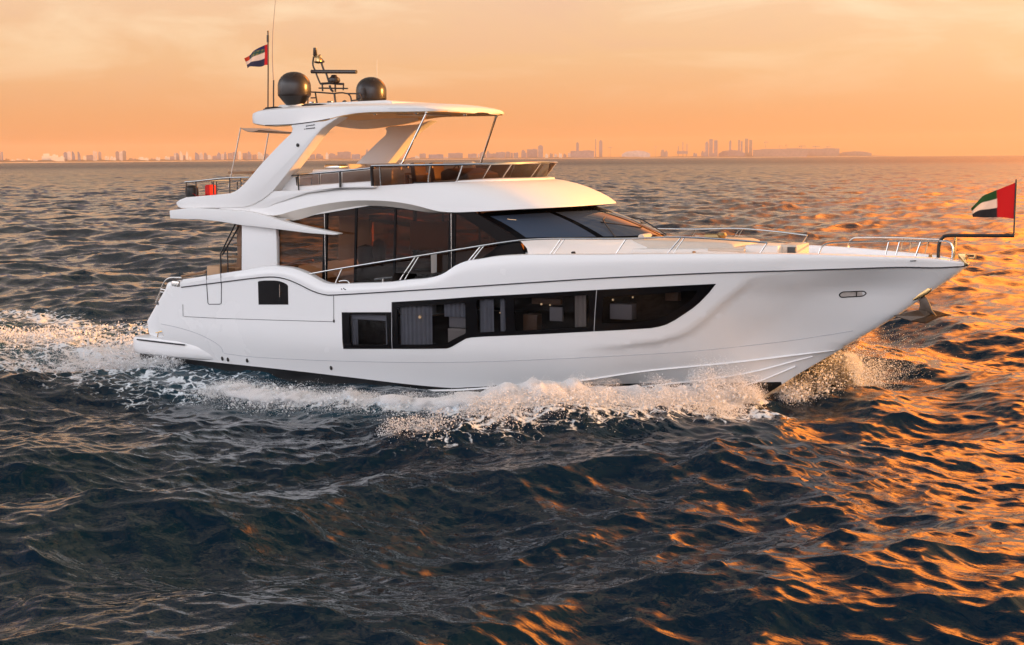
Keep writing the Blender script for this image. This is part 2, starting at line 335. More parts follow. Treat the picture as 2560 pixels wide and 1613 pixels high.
# ------------------------------------------------------------ mesh helpers
class MB:
    def __init__(s): s.v = []; s.f = []; s.m = []
    def add(s, vs, fs, mi=0):
        o = len(s.v); s.v += [tuple(p) for p in vs]; s.f += [tuple(i + o for i in f) for f in fs]; s.m += [mi] * len(fs); return s
    def box(s, c, d, mi=0, rz=0, ry=0):
        cx, cy_, cz = c; hx, hy, hz_ = d[0] / 2, d[1] / 2, d[2] / 2; vs = []
        mt = Matrix.Rotation(rz, 3, 'Z') @ Matrix.Rotation(ry, 3, 'Y')
        for a in (-1, 1):
            for b in (-1, 1):
                for e in (-1, 1): vs.append(mt @ Vector((a * hx, b * hy, e * hz_)) + Vector(c))
        return s.add(vs, [(0, 1, 3, 2), (4, 6, 7, 5), (0, 4, 5, 1), (2, 3, 7, 6), (0, 2, 6, 4), (1, 5, 7, 3)], mi)
    def grid(s, rows, mi=0, closed=False, flip=False):
        n = len(rows[0]); vs = [p for r in rows for p in r]; fs = []
        for i in range(len(rows) - 1):
            for j in range(n if closed else n - 1):
                k = (j + 1) % n; q = (i * n + j, i * n + k, (i + 1) * n + k, (i + 1) * n + j); fs.append(q[::-1] if flip else q)
        return s.add(vs, fs, mi)
    def tube(s, pts, r, mi=0, n=8, sm=True, cap=True, closed=False):
        pts = [Vector(p) for p in pts]
        if sm and len(pts) > 2: pts = crom(pts, 6)
        rad = r if callable(r) else (lambda t: r)
        rows = []; nrm = None
        for i, p in enumerate(pts):
            tg = (pts[min(i + 1, len(pts) - 1)] - pts[max(i - 1, 0)])
            if tg.length < 1e-9: tg = Vector((0, 0, 1))
            tg.normalize()
            if nrm is None: nrm = tg.orthogonal().normalized()
            nrm = (nrm - tg * nrm.dot(tg)); nrm = nrm.normalized() if nrm.length > 1e-6 else tg.orthogonal().normalized()
            bn = tg.cross(nrm); rr_ = rad(i / max(1, len(pts) - 1))
            rows.append([p + (nrm * math.cos(2 * math.pi * k / n) + bn * math.sin(2 * math.pi * k / n)) * rr_ for k in range(n)])
        s.grid(rows, mi, closed=True)
        if cap:
            o = len(s.v); s.v += [tuple(q) for q in rows[0]] + [tuple(q) for q in rows[-1]]
            s.f += [tuple(range(o + n - 1, o - 1, -1)), tuple(range(o + n, o + 2 * n))]; s.m += [mi, mi]
        return s
    def lathe(s, prof, c=(0, 0, 0), n=24, mi=0):
        rows = [[(c[0] + r * math.cos(2 * math.pi * k / n), c[1] + r * math.sin(2 * math.pi * k / n), c[2] + z) for k in range(n)] for r, z in prof]
        return s.grid(rows, mi, closed=True)
    def prism(s, poly, y0, y1, mi=0):
        """outline in X,Z pushed from y0 to y1"""
        n = len(poly); a = sum(poly[i][0] * poly[(i + 1) % n][1] - poly[(i + 1) % n][0] * poly[i][1] for i in range(n))
        if a < 0: poly = poly[::-1]
        if y0 > y1: y0, y1 = y1, y0
        vs = [(x, y0, z) for x, z in poly] + [(x, y1, z) for x, z in poly]
        fs = [tuple(range(n)), tuple(range(2 * n - 1, n - 1, -1))] + [(i, i + n, (i + 1) % n + n, (i + 1) % n) for i in range(n)]
        return s.add(vs, fs, mi)
    def mirror(s):
        o = len(s.v); s.v += [(x, -y, z) for x, y, z in s.v]; nf = len(s.f)
        s.f += [tuple(i + o for i in reversed(f)) for f in s.f[:nf]]; s.m += s.m[:nf]; return s
    def pair(s, name, *a, **k):
        m_ = MB(); m_.v = [(x, -y, z) for x, y, z in s.v]; m_.f = [tuple(reversed(f)) for f in s.f]; m_.m = list(s.m)
        o = s.build(name, *a, **k); m_.build(name, *a, **k); return o
    def build(s, name, mats, parent=None, ang=35, bevel=0, weld=0, seg=3, sub=0):
        bm = bmesh.new(); vv = [bm.verts.new(p) for p in s.v]
        for f, mi in zip(s.f, s.m):
            if len(set(f)) < 3: continue
            try: q = bm.faces.new([vv[i] for i in f]); q.material_index = mi
            except ValueError: pass
        if weld: bmesh.ops.remove_doubles(bm, verts=bm.verts, dist=weld)
        bmesh.ops.recalc_face_normals(bm, faces=bm.faces)
        if bevel:
            eds = [e for e in bm.edges if len(e.link_faces) == 2 and e.calc_face_angle(0) > R(28)]
            bmesh.ops.bevel(bm, geom=eds, offset=bevel, segments=seg, profile=0.5, affect='EDGES', clamp_overlap=True)
        me = bpy.data.meshes.new(name); bm.to_mesh(me); bm.free()
        for m_ in (mats if isinstance(mats, (list, tuple)) else [mats]): me.materials.append(m_)
        me.shade_smooth()
        if ang < 180: me.set_sharp_from_angle(angle=R(ang))
        return link(name, me, parent)
def crom(pts, n=6):
    P_ = [pts[0] * 2 - pts[1]] + list(pts) + [pts[-1] * 2 - pts[-2]]; out_ = []
    for i in range(1, len(P_) - 2):
        a, b, c, d = P_[i - 1:i + 3]
        for k in range(n):
            t_ = k / n
            out_.append(0.5 * ((2 * b) + (c - a) * t_ + (2 * a - 5 * b + 4 * c - d) * t_ ** 2 + (3 * b - a - 3 * c + d) * t_ ** 3))
    out_.append(P_[-2]); return out_
def crom2(pts, n=6): return [(p.x, p.y) for p in crom([Vector((a, b, 0)) for a, b in pts], n)]
class Curve1:
    """smooth z(x) through points"""
    def __init__(s, pts): d = crom2(sorted(pts), 8); s.x = np.array([a for a, b in d]); s.z = np.array([b for a, b in d])
    def __call__(s, x): return float(np.interp(x, s.x, s.z))
def in_poly(x, y, poly):
    c = np.zeros(np.shape(x), bool); n = len(poly)
    for i in range(n):
        x0, y0 = poly[i]; x1, y1 = poly[i - 1]
        if y0 == y1: continue
        c ^= ((y0 > y) != (y1 > y)) & (x < (x1 - x0) * (y - y0) / (y1 - y0) + x0)
    return c
def dense(poly, step, closed=True):
    out_ = []; n = len(poly)
    for i in range(n if closed else n - 1):
        a, b = poly[i], poly[(i + 1) % n]; k = max(1, int(math.hypot(b[0] - a[0], b[1] - a[1]) / step))
        out_ += [(a[0] + (b[0] - a[0]) * q / k, a[1] + (b[1] - a[1]) * q / k) for q in range(k)]
    if not closed: out_.append(poly[-1])
    return out_
def region(outer, holes=(), step=(0.3, 0.2), lines=(), extra=(), edge=0.12):
    """triangulated polygon with holes: points and triangles"""
    vs = []; es = []
    loops = [dense(outer, edge)] + [dense(h_, edge) for h_ in holes]
    for lp in loops:
        o = len(vs); vs += lp; es += [(o + i, o + (i + 1) % len(lp)) for i in range(len(lp))]
    for ln in lines:
        ln = dense(ln, edge, False); o = len(vs); vs += ln; es += [(o + i, o + i + 1) for i in range(len(ln) - 1)]
    vs += list(extra)
    o_ = np.array(outer); x0, z0 = o_.min(0); x1, z1 = o_.max(0)
    gx, gz = np.meshgrid(np.arange(x0 + step[0] / 2, x1, step[0]), np.arange(z0 + step[1] / 2, z1, step[1]))
    gx = gx.ravel() + (np.round((gz.ravel() - z0) / step[1]).astype(int) % 2) * step[0] / 2; gz = gz.ravel()
    ok = in_poly(gx, gz, outer)
    bp = np.array(vs)
    for i in np.where(ok)[0]:
        if ((bp[:, 0] - gx[i]) ** 2 + (bp[:, 1] - gz[i]) ** 2).min() > (0.3 * min(step)) ** 2: vs.append((gx[i], gz[i]))
    rv, re_, rf, *_ = geometry.delaunay_2d_cdt([Vector(v) for v in vs], es, [], 0, 1e-5)
    c = np.array([[sum(rv[i][0] for i in f) / 3, sum(rv[i][1] for i in f) / 3] for f in rf])
    ok = in_poly(c[:, 0], c[:, 1], loops[0])
    for h_ in loops[1:]: ok &= ~in_poly(c[:, 0], c[:, 1], h_)
    return [(v[0], v[1]) for v in rv], [tuple(f) for f, k in zip(rf, ok) if k], loops
def plate(mb, outer, holes, mp, t0, t1, mi=0, step=(0.5, 0.4), rim=True, edge=0.15):
    """sheet with holes on a mapped surface: outer skin at offset t1, its edges returned to t0"""
    v, f, loops = region(outer, holes, step, edge=edge)
    mb.add([mp(a, b, t1) for a, b in v], f, mi)
    if rim and t0 != t1:
        for lp in loops: mb.grid([[mp(a, b, t1) for a, b in lp], [mp(a, b, t0) for a, b in lp]], mi, closed=True)
    return mb

# ------------------------------------------------------------ materials
MT = dict(
    white=material('gelcoat', (0.80, 0.80, 0.80), 0.24, coat=0.28, noise=(0.35, 0.03), bump=(1.1, 0.10)),
    paint=material('matt_gelcoat', (0.80, 0.79, 0.78), 0.42, spec=0.3, noise=(0.5, 0.04)),
    deck=material('deck_paint', (0.74, 0.72, 0.69), 0.55, noise=(2.0, 0.06)),
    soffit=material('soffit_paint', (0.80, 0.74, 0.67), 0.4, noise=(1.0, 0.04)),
    black=material('black_gloss', (0.004, 0.004, 0.005), 0.10, spec=0.12),
    anchor=material('weathered_steel', (0.10, 0.07, 0.05), 0.35, metal=0.3, noise=(9.0, .3)), tan=material('tan_upholstery', (0.50, 0.31, 0.18), 0.7, noise=(4.0, .1)),
    anti=material('antifouling', (0.008, 0.009, 0.011), 0.4, noise=(3.0, 0.4)),
    seam=material('seam_sealant', (0.03, 0.03, 0.035), 0.5), crease=material('crease_shadow_gap', (0.42, 0.42, 0.45), 0.5),
    steel=material('polished_steel', (0.62, 0.60, 0.57), 0.14, metal=1.0, noise=(9.0, 0.12)),
    dark=material('black_paint', (0.012, 0.011, 0.011), 0.35),
    bronze=material('bronze_paint', (0.030, 0.021, 0.017), 0.24, spec=0.45, noise=(4.0, 0.1)),
    teak=material('teak', (0.30, 0.155, 0.07), 0.5, noise=(12.0, 0.35)),
    beige=material('beige_upholstery', (0.60, 0.52, 0.44), 0.8, bump=(40, 0.2), noise=(3.0, 0.08)),
    brown=material('brown_leather', (0.10, 0.055, 0.035), 0.5, bump=(30, 0.2)),
    canvas=material('awning_canvas', (0.50, 0.42, 0.36), 0.85, bump=(60, 0.15), noise=(5.0, 0.1)),
    red=material('red_cloth', (0.55, 0.015, 0.012), 0.8, bump=(50, 0.3)),
    bounce_liner=material('headliner_bounce_tint', (0.84, 0.56, 0.28), 0.6, noise=(1.5, .06)),  # amber stands in for warm bounce light under the hardtop
    curtain=material('grey_curtain', (0.42, 0.42, 0.44), 0.9, noise=(3.0, 0.12)),
    cabinet=material('cabin_joinery', (0.22, 0.11, 0.055), 0.4, noise=(6.0, 0.3)),
    cabinwall=material('cabin_lining', (0.46, 0.42, 0.40), 0.7, noise=(2.0, 0.1)),
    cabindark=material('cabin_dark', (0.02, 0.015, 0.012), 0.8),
    brass=material('warm_brass', (0.55, 0.36, 0.16), 0.2, metal=1.0),
    tint=glass('bronze_tinted_glass', (0.29, 0.14, 0.068), 0.012, .45),
    smoke=glass('smoked_glass', (0.34, 0.23, 0.17), 0.012, .6),
    clear=glass('cabin_window_glass', (0.55, 0.56, 0.60), 0.012, .3),
    navy=material('dark_windscreen_glass', (0.048, 0.068, 0.105), 0.05, spec=0.3),
)
# ------------------------------------------------------------ the motor yacht: hull shape
yacht = empty('motor_yacht', (0, 0, 0))
tag(yacht, 'large white flybridge motor yacht with dark windows speeding across the sea', 'yacht')
_sz = [-1.0, -.6, -.2, .13, .8, 1.46, 2.36, 2.83, 3.5, 3.7, 4.2]; _sx = [14.5, 17.0, 18.35, 19.04, 19.99, 21.01, 22.39, 22.98, 23.87, 24.08, 24.25]
def stem(z): return np.interp(z, _sz, _sx)
def ss(x): x = min(1.0, max(0.0, x)); return x * x * (3 - 2 * x)
# edge of the raised midship panel that sweeps down from the rubbing strake to the waterline
PANEL = None
def beam0(X, z):
    xs = float(stem(z)); w = xs - X
    if w <= 0: return 0.0
    u = max(0.0, (X - 9.0) / (xs - 9.0)); p = 1.75 + 0.75 * min(1, max(0, (z - .3) / 3.2))
    B = 2.58 + 0.37 * ss((z + .1) / 1.5)
    aft = 1 - 0.05 * (max(0, 6 - X) / 6) ** 2
    q = min(1.0, w / 0.30)
    return B * max(0, 1 - u ** p) * aft + 0.11 * math.sqrt(max(0, 1 - (1 - q) ** 2))
def recess(X, z):
    if PANEL is None or X < 14.5: return 0.0
    best = 1e9; sg = 0
    for (ax, az), (bx_, bz) in zip(PANEL[:-1], PANEL[1:]):
        dx, dz = bx_ - ax, bz - az; t_ = min(1, max(0, ((X - ax) * dx + (z - az) * dz) / (dx * dx + dz * dz)))
        ex, ez = X - ax - t_ * dx, z - az - t_ * dz; d = math.hypot(ex, ez)
        if d < best: best = d; sg = (dx * ez - dz * ex)
    d = best if sg > 0 else -best        # positive on the bow side
    top = min(1, max(0, (zrub(X) - z) / 0.55)) if zrub else 1
    fade = ss((X - 14.5) / 2.2) * min(1, max(0, (float(stem(z)) - X) / 2.5))
    return (0.11 * min(1, max(0, (d + 0.03) / 0.13)) + 0.20 * min(1.7, max(0, d))) * top * fade
zrub = None
def beam(X, z): return beam0(X, z) - recess(X, z)
def onhull(px, py, off=0.0):
    Y = -2.9
    for _ in range(40):
        p = atY(px, py, Y); Y = 0.5 * Y - 0.5 * (beam0(p.x, p.z) + off)
    return (p.x, p.z)
def hullpts(l): return [onhull(a, b) for a, b in l]
zrub = Curve1([(1.2, 2.46)] + hullpts([(453.7, 718.6), (554.7, 706), (640, 695.5), (682, 693), (715, 698), (748.5, 711.6), (781.7, 728), (809.4, 736.6), (834.3, 738), (959, 731), (1165.5, 718), (1330, 707), (1493.7, 696.7), (1650, 689), (1800, 682.6), (1960, 678), (2116, 673), (2250, 669)]) + [(23.4, 3.62), (24.1, 3.66)])
zsheer = Curve1(hullpts([(453.7, 699), (530, 687), (604.5, 675.7), (660, 667), (693, 666), (732, 671.5), (770.6, 686.7), (790, 698), (809.4, 707), (831.5, 710.3), (890, 708.5), (959, 706), (1020, 699.5), (1068.7, 695), (1105.6, 684.4), (1136, 664.4), (1167, 652), (1197.8, 647.5), (1244, 640), (1311, 636.7), (1400, 636), (1488, 636), (1650, 634.5), (1807, 633.6), (1920, 634), (2047, 636), (2232, 642)]) + [(23.3, 3.86), (23.75, 3.80), (24.1, 3.74)])
PANEL = crom2(hullpts([(1975, 679), (1920, 686), (1876, 698), (1847, 724), (1800, 762), (1727, 824), (1662, 850), (1554, 865), (1440, 872)]), 5)
zboot = Curve1([(-0.2, .47), (0.13, .46), (1.5, .41), (5.4, .33), (8, .25), (10.8, .15), (11.6, .19), (13, .31), (15, .37), (17.5, .44), (19.4, .53), (20, .54)])
zchine = Curve1([(-0.2, -.08), (5, -.10), (8, -.08), (11, .06), (13, .30), (14.4, .45), (16.3, .78), (18.5, 1.06), (20.2, 1.33), (21.05, 1.47), (21.6, 1.55)])
XA = 0.15
tr = hullpts([(453.7, 715), (424.4, 714.6), (415, 736), (402, 767.6), (397.5, 786.6), (396.7, 802), (402, 818), (408.6, 838.8)])
XCE = 21.04                                    # the chine runs out on the stem
outer = [(x, zrub(x)) for x in np.linspace(24.06, tr[0][0], 90)] + tr[1:] + [(1.22, 0.9), (XA, 0.9)] + [(x, zchine(x)) for x in np.linspace(XA, XCE, 60)]
zst = np.linspace(zchine(XCE), zrub(24.06), 26)[1:-1]
outer += [(float(stem(z)) - 0.0, z) for z in zst]
# windows cut through the topsides
def rounded(poly, r, n=4):
    out_ = []; k = len(poly)
    for i in range(k):
        p0, p1, p2 = Vector(poly[i - 1]), Vector(poly[i]), Vector(poly[(i + 1) % k]); a = p0 - p1; b = p2 - p1
        q = min(r, a.length * .45, b.length * .45); A, B = p1 + a.normalized() * q, p1 + b.normalized() * q
        for j in range(n + 1):
            t_ = j / n; out_.append(tuple((1 - t_) ** 2 * A + 2 * t_ * (1 - t_) * p1 + t_ * t_ * B))
    return out_
Z6 = lambda l: hullpts([(820 + u / 2.3154, 660 + v / 2.3154) for u, v in l])
band_aft = Z6([(80, 280), (368, 279), (372, 492), (90, 492)])
band_main = Z6([(368, 221), (640, 205), (860, 189), (1200, 171), (1555, 150), (1900, 132), (2247, 115), (2205, 168), (2150, 225), (2110, 258), (2060, 292), (2010, 325), (1960, 351), (1915, 364), (1870, 372), (1700, 383), (1540, 391), (1200, 408), (900, 421), (830, 426), (800, 432), (765, 452), (720, 478), (705, 485), (688, 490), (560, 492), (372, 492)])
pane_list = [Z6([(121, 293), (338, 292), (346, 468), (130, 468)]),
             Z6([(400, 252), (795, 226), (798, 403), (775, 412), (720, 440), (690, 458), (665, 465), (408, 468)]),
             Z6([(858, 208), (1025, 200), (1030, 389), (864, 397)]),
             Z6([(1075, 198), (1515, 181), (1508, 362), (1085, 388)]),
             Z6([(1592, 192), (1860, 177), (2140, 154), (2125, 185), (2090, 218), (2030, 258), (1960, 300), (1900, 322), (1780, 338), (1586, 345)])]
Z4 = lambda l: [(300 + u / 3.612, 540 + v / 3.612) for u, v in l]
port_sq = hullpts(Z4([(1247, 594), (1262, 588), (1300, 583), (1400, 583), (1440, 588), (1475, 601), (1505, 616), (1517, 632), (1520, 801), (1253, 801)]))
def shrink(poly, f):
    cx_ = sum(p[0] for p in poly) / len(poly); cz_ = sum(p[1] for p in poly) / len(poly)
    return [(cx_ + (x - cx_) * f, cz_ + (z - cz_) * f) for x, z in poly]
def inset(poly, d):
    n = len(poly); a = sum(poly[i][0] * poly[(i + 1) % n][1] - poly[(i + 1) % n][0] * poly[i][1] for i in range(n)); s_ = 1 if a > 0 else -1; o = []
    for i in range(n):
        p0, p1, p2 = Vector(poly[i - 1]), Vector(poly[i]), Vector(poly[(i + 1) % n]); e1 = (p1 - p0).normalized(); e2 = (p2 - p1).normalized()
        n1 = Vector((-e1.y, e1.x)) * s_; n2 = Vector((-e2.y, e2.x)) * s_; q = n1 + n2; q = q / max(0.4, q.length_squared / 2) * 1.0 if q.length > 0 else n1
        o.append(tuple(p1 + q * d * 0.5 * 1.0))
    return o
holes = [inset(band_aft, 0.05), inset(band_main, 0.05)]
side_extra = [(float(stem(z)) - w, z) for z in np.linspace(1.6, 3.6, 30) for w in (.01, .035, .08, .15, .25)]
def off_line(k):
    o_ = []
    for i, (ax, az) in enumerate(PANEL):
        bx_, bz = PANEL[min(i + 1, len(PANEL) - 1)]; cx_, cz_ = PANEL[max(i - 1, 0)]; n_ = Vector((-(bz - cz_), (bx_ - cx_))).normalized(); p = (ax + n_.x * k, az + n_.y * k)
        if p[1] < zrub(p[0]) - .03 and p[1] > 1.0: o_.append(p)
    return o_
crease_lines = [off_line(k) for k in (-0.03, .10)]
pl_in = []
for k in (-0.14, 0.035, 0.22, 0.40, 0.7):       # rows of points across the swept panel edge
    for (ax, az), (bx_, bz) in zip(PANEL[:-1], PANEL[1:]):
        n_ = Vector((-(bz - az), (bx_ - ax))).normalized(); pl_in.append((ax + n_.x * k, az + n_.y * k))
_poly = [tuple(p) for p in outer]
_e = np.array(pl_in); okk = in_poly(_e[:, 0], _e[:, 1], _poly); side_extra += [pl_in[i] for i in np.where(okk)[0]]
boot_line = [(x, zboot(x)) for x in np.linspace(XA + .02, 12.3, 50) if zboot(x) > zchine(x) + 0.03]
def hull_side(hol, sgn, mb):
    v, f, lp = region(outer, hol, (0.22, 0.16), lines=[boot_line] + crease_lines, extra=side_extra, edge=0.12)
    p = [(a, sgn * beam(a, b), b) for a, b in v]
    for t_ in f:
        cx_ = sum(v[i][0] for i in t_) / 3; cz_ = sum(v[i][1] for i in t_) / 3
        mb_f.append((t_, 1 if cz_ < zboot(cx_) else 0))
    o = len(mb.v); mb.v += p; mb.f += [tuple(i + o for i in t_) for t_, _ in mb_f]; mb.m += [k for _, k in mb_f]; mb_f.clear()
mb_f = []
hb = MB(); hull_side(holes, -1, hb); hull_side([], 1, hb)
# bottom: chine to keel
def keel(X): return float(np.interp(X, _sx, _sz)) if X > 14.5 else -1.0
for sgn in (-1, 1):
    rows = []
    for X in np.concatenate([np.linspace(XA, 12, 25), np.linspace(12.4, XCE, 46)]):
        zc = zchine(X); bc = beam(X, zc); zk = keel(X); zb = zboot(X)
        ts = [0, .12, .25, .4, .55, .7, .85, 1]
        if zc > zb > zk: tb = (zc - zb) / (zc - zk); ts = [0, tb * .33, tb * .66, tb, tb + (1 - tb) * .25, tb + (1 - tb) * .5, tb + (1 - tb) * .75, 1]
        rows.append([(X, sgn * bc * (1 - t_) * (1 - 0.10 * math.sin(math.pi * t_)), zc + (zk - zc) * t_) for t_ in ts])
    for i in range(len(rows) - 1):
        for j in range(7):
            q = [rows[i][j], rows[i][j + 1], rows[i + 1][j + 1], rows[i + 1][j]]
            cz_ = sum(a[2] for a in q) / 4; cx_ = sum(a[0] for a in q) / 4
            hb.add(q, [(0, 1, 2, 3)], 1 if cz_ < zboot(cx_) else 0)
# flat lower transom
hb.add([(XA, -2.45, -.08), (XA, 2.45, -.08), (XA, 2.45, .9), (XA, -2.45, .9), (XA, 0, -1.0)], [(0, 1, 2, 3), (0, 4, 1)], 1)
hull = hb.build('hull', [MT['white'], MT['anti']], yacht, ang=32, weld=0.004)

def hmap(a, b, o): return (a, -(beam(a, b) + o), b)
# bulwark: from the rubbing strake up to the capping and down inside
bw = MB()
def bulw_rows(sgn):
    rows = []
    for X in np.concatenate([np.linspace(tr[0][0], 23.3, 150), np.linspace(23.35, 23.98, 16)]):
        z0, z1 = zrub(X), zsheer(X); zi = z1 - (0.55 if X < 12 else 0.35)
        if X > 21: zi = max(zi, z0 + .01)
        b0 = beam(X, z0) + 0.015; bm_ = beam0(X, (z0 + z1) / 2) + 0.02; b1 = beam0(X, z1) + 0.0
        if X > 20: b1 = b0 * 1.0 + 0.04 * min(1, (24.1 - X)); bm_ = (b0 + b1) / 2
        b1 -= 0.05 * ss((12 - X) / 3)
        cp = min(0.20, b1 * .6)
        rows.append([(X, sgn * b0, z0), (X, sgn * (b0 * .5 + bm_ * .5), z0 * .75 + z1 * .25), (X, sgn * bm_, (z0 + z1) / 2), (X, sgn * (b1 + 0.004), z1 - 0.05), (X, sgn * (b1 - 0.012), z1 - 0.012), (X, sgn * (b1 - 0.05), z1), (X, sgn * (b1 - cp), z1 + 0.005), (X, sgn * (b1 - cp - .02), z1 - .03), (X, sgn * max(0.0, b1 - cp - .03), zi)])
    return rows
for sgn in (-1, 1): bw.grid(bulw_rows(sgn), 0, flip=sgn > 0)
r0 = bulw_rows(-1)[0]; r1 = bulw_rows(1)[0]
bw.add(r0 + [(r0[0][0], r0[-1][1], r0[0][2])], [tuple(range(10))]); bw.add(r1 + [(r1[0][0], r1[-1][1], r1[0][2])], [tuple(range(10))])
bulwark = bw.build('bulwark', MT['white'], yacht, ang=40, weld=0.003)
# rubbing strake and panel joints
def onpath(pts, off=0.004): return [hmap(a, b, off) for a, b in pts]
s_ = MB()
for sgn in (-1, 1): s_.tube([(x, sgn * (beam(x, zrub(x)) + 0.016), zrub(x) + 0.004) for x in np.linspace(tr[0][0], 24.0, 120)], 0.017, n=6, sm=False)
s_.build('rubbing_strake', MT['seam'], yacht)
s_ = MB()
s_.tube(onpath(hullpts(Z4([(568, 800), (570, 903), (590, 909), (900, 925), (1300, 938), (1700, 949), (1925, 955), (1931, 940), (1931, 800), (1930, 716)]))), 0.008, n=5, sm=False)
s_.build('balcony_joint', MT['seam'], hull)
s_ = MB(); q = Z4([(783, 500), (785, 640), (795, 785), (803, 797), (900, 797), (915, 790), (917, 640), (912, 500)])
s_.tube([hmap(a, b, 0.022) if b > zrub(a) else hmap(a, b, .006) for a, b in hullpts(q)], 0.012, n=5, sm=False)
s_.build('boarding_gate_joint', MT['seam'], hull)
s_ = MB()
s_.tube(onpath(dense(crom2(hullpts([(560, 884), (640, 893), (800, 901), (1000, 906), (1180, 905), (1444, 895), (1708, 882), (1928, 860), (2060, 840), (2130, 828)]), 6), .2, False), 0.0), 0.009, n=6, sm=False)
s_.tube(onpath(dense(crom2(hullpts([(402, 810), (440, 818), (490, 833), (530, 852), (552, 868), (558, 882)]), 6), .1, False), -0.004), 0.010, n=6, sm=False)
s_.build('styling_crease', MT['crease'], hull)
# spray rails under the chine at the bow
s_ = MB()
for fr, x0 in ((.0, 9.0), (.30, 15.0), (.58, 16.0)):
    for sgn in (-1, 1):
        rows = []
        for X in np.linspace(x0, np.interp(fr, [0, .3, .58], [20.9, 20.35, 19.9]), 60):
            zc = zchine(X); bc = beam(X, zc); zk = keel(X); b_ = bc * (1 - fr) * (1 - 0.10 * math.sin(math.pi * fr)); z_ = zc + (zk - zc) * fr; e = 0.05 * ss((X - x0) / 1.0) * ss((21.2 - X) / 1.5) + .002
            rows.append([(X, sgn * (b_ + .005), z_ + e * .9), (X, sgn * (b_ + e), z_ - .004), (X, sgn * (b_ - .02), z_ - 0.012)])
        s_.grid(rows, 0)
s_.build('spray_rail', MT['white'], hull, ang=25)
# dark hull outlets
for i, (a, b) in enumerate([(497.5, 889.5), (505, 890.5), (556, 896), (570, 898.5), (618, 901), (828, 919.5), (835, 803)]):
    x, z = onhull(a, b); mb = MB(); r_ = 0.055 if i < 6 else 0.035
    mb.lathe([(0, .03), (r_ * .7, .028), (r_, .012), (r_, -.02)], n=14)
    o = mb.build('hull_outlet', MT['dark'], hull); o.rotation_euler = (R(90), 0, 0); o.location = hmap(x, z, 0.0); o.scale = (0.8, 1.25, 1)
# bow light housing: pill shaped, glazed
q = [(2070 + u / 20.07, 710 + v / 20.07) for u, v in [(400, 600), (450, 520), (600, 430), (900, 415), (1300, 400), (1620, 390), (1740, 430), (1815, 520), (1740, 610), (1600, 680), (1300, 705), (900, 725), (560, 745), (450, 680)]]
pill = crom2(hullpts(q) + [hullpts(q)[0]], 4)[:-1]
mb = MB(); plate(mb, pill, [inset(pill, .05)], hmap, -0.01, 0.012, step=(.2, .1), edge=.05); bl = mb.build('bow_light', MT['dark'], hull)
mb = MB(); plate(mb, inset(pill, .045), [], hmap, 0, 0.003, step=(.1, .05), rim=False, edge=.05); mb.build('lens', material('lamp_lens', (.62, .56, .52), .15, noise=(6, .5)), bl)
x_, z_ = onhull(2134.6, 737); mb = MB(); mb.tube([hmap(*onhull(2134.2, 731), .012), hmap(*onhull(2134.8, 743.5), .012)], .014, n=5); mb.build('divider', MT['dark'], bl)
# small black painted marks, too small to read
mk = MB()
for a, b, c_, d_ in [(853.5, 722, 856.5, 724.5), (859, 720.5, 862, 723.5), (862, 723.2, 866, 724.6)]:
    mk.tube([hmap(*onhull(a, b), .012), hmap(*onhull(c_, d_), .012)], .016, n=5)
mk.build('lettering', MT['dark'], bulwark); mk = MB()
for k in range(7): mk.tube([hmap(*onhull(2276 + 2.2 * k, 652.8 - .1 * k), .02), hmap(*onhull(2277.4 + 2.2 * k, 652.0 - .1 * k), .02)], .012, n=5)
mk.build('lettering', MT['dark'], bulwark)

# hull windows: black bonded glass bands with clear panes and furnished cabins behind
wb = MB(); plate(wb, band_aft, [rounded(pane_list[0], .05)], hmap, -0.05, 0.008, step=(.25, .2), edge=.1)
wb.build('window_frame', MT['black'], hull)
wb = MB(); plate(wb, band_main, [rounded(p, .06) for p in pane_list[1:]], hmap, -0.05, 0.008, step=(.25, .2), edge=.1)
wmain = wb.build('window_frame', MT['black'], hull)
for p in pane_list:
    mb = MB(); plate(mb, inset(p, -0.03), [], hmap, 0, -0.02, step=(.3, .3), rim=False); mb.build('hull_window_pane', MT['clear'], hull)
for a0, a1 in (((369, 221), (373, 492)), ((1556, 151), (1541, 391))):
    A, B = Z6([a0, a1]); mb = MB(); mb.tube([hmap(A[0] + (B[0] - A[0]) * k / 6, A[1] + (B[1] - A[1]) * k / 6, .009) for k in range(7)], .008, n=5); mb.build('window_joint', MT['crease'], wmain)
# porthole window of the balcony
mb = MB(); plate(mb, port_sq, [], hmap, 0, 0.009, step=(.2, .2)); pq = mb.build('side_port', MT['black'], hull)
A, B = hullpts(Z4([(1442, 618), (1445, 735)])); mb = MB(); mb.tube([hmap(*A, .012), hmap(*B, .012)], .006, n=5); mb.build('catch', MT['steel'], pq)
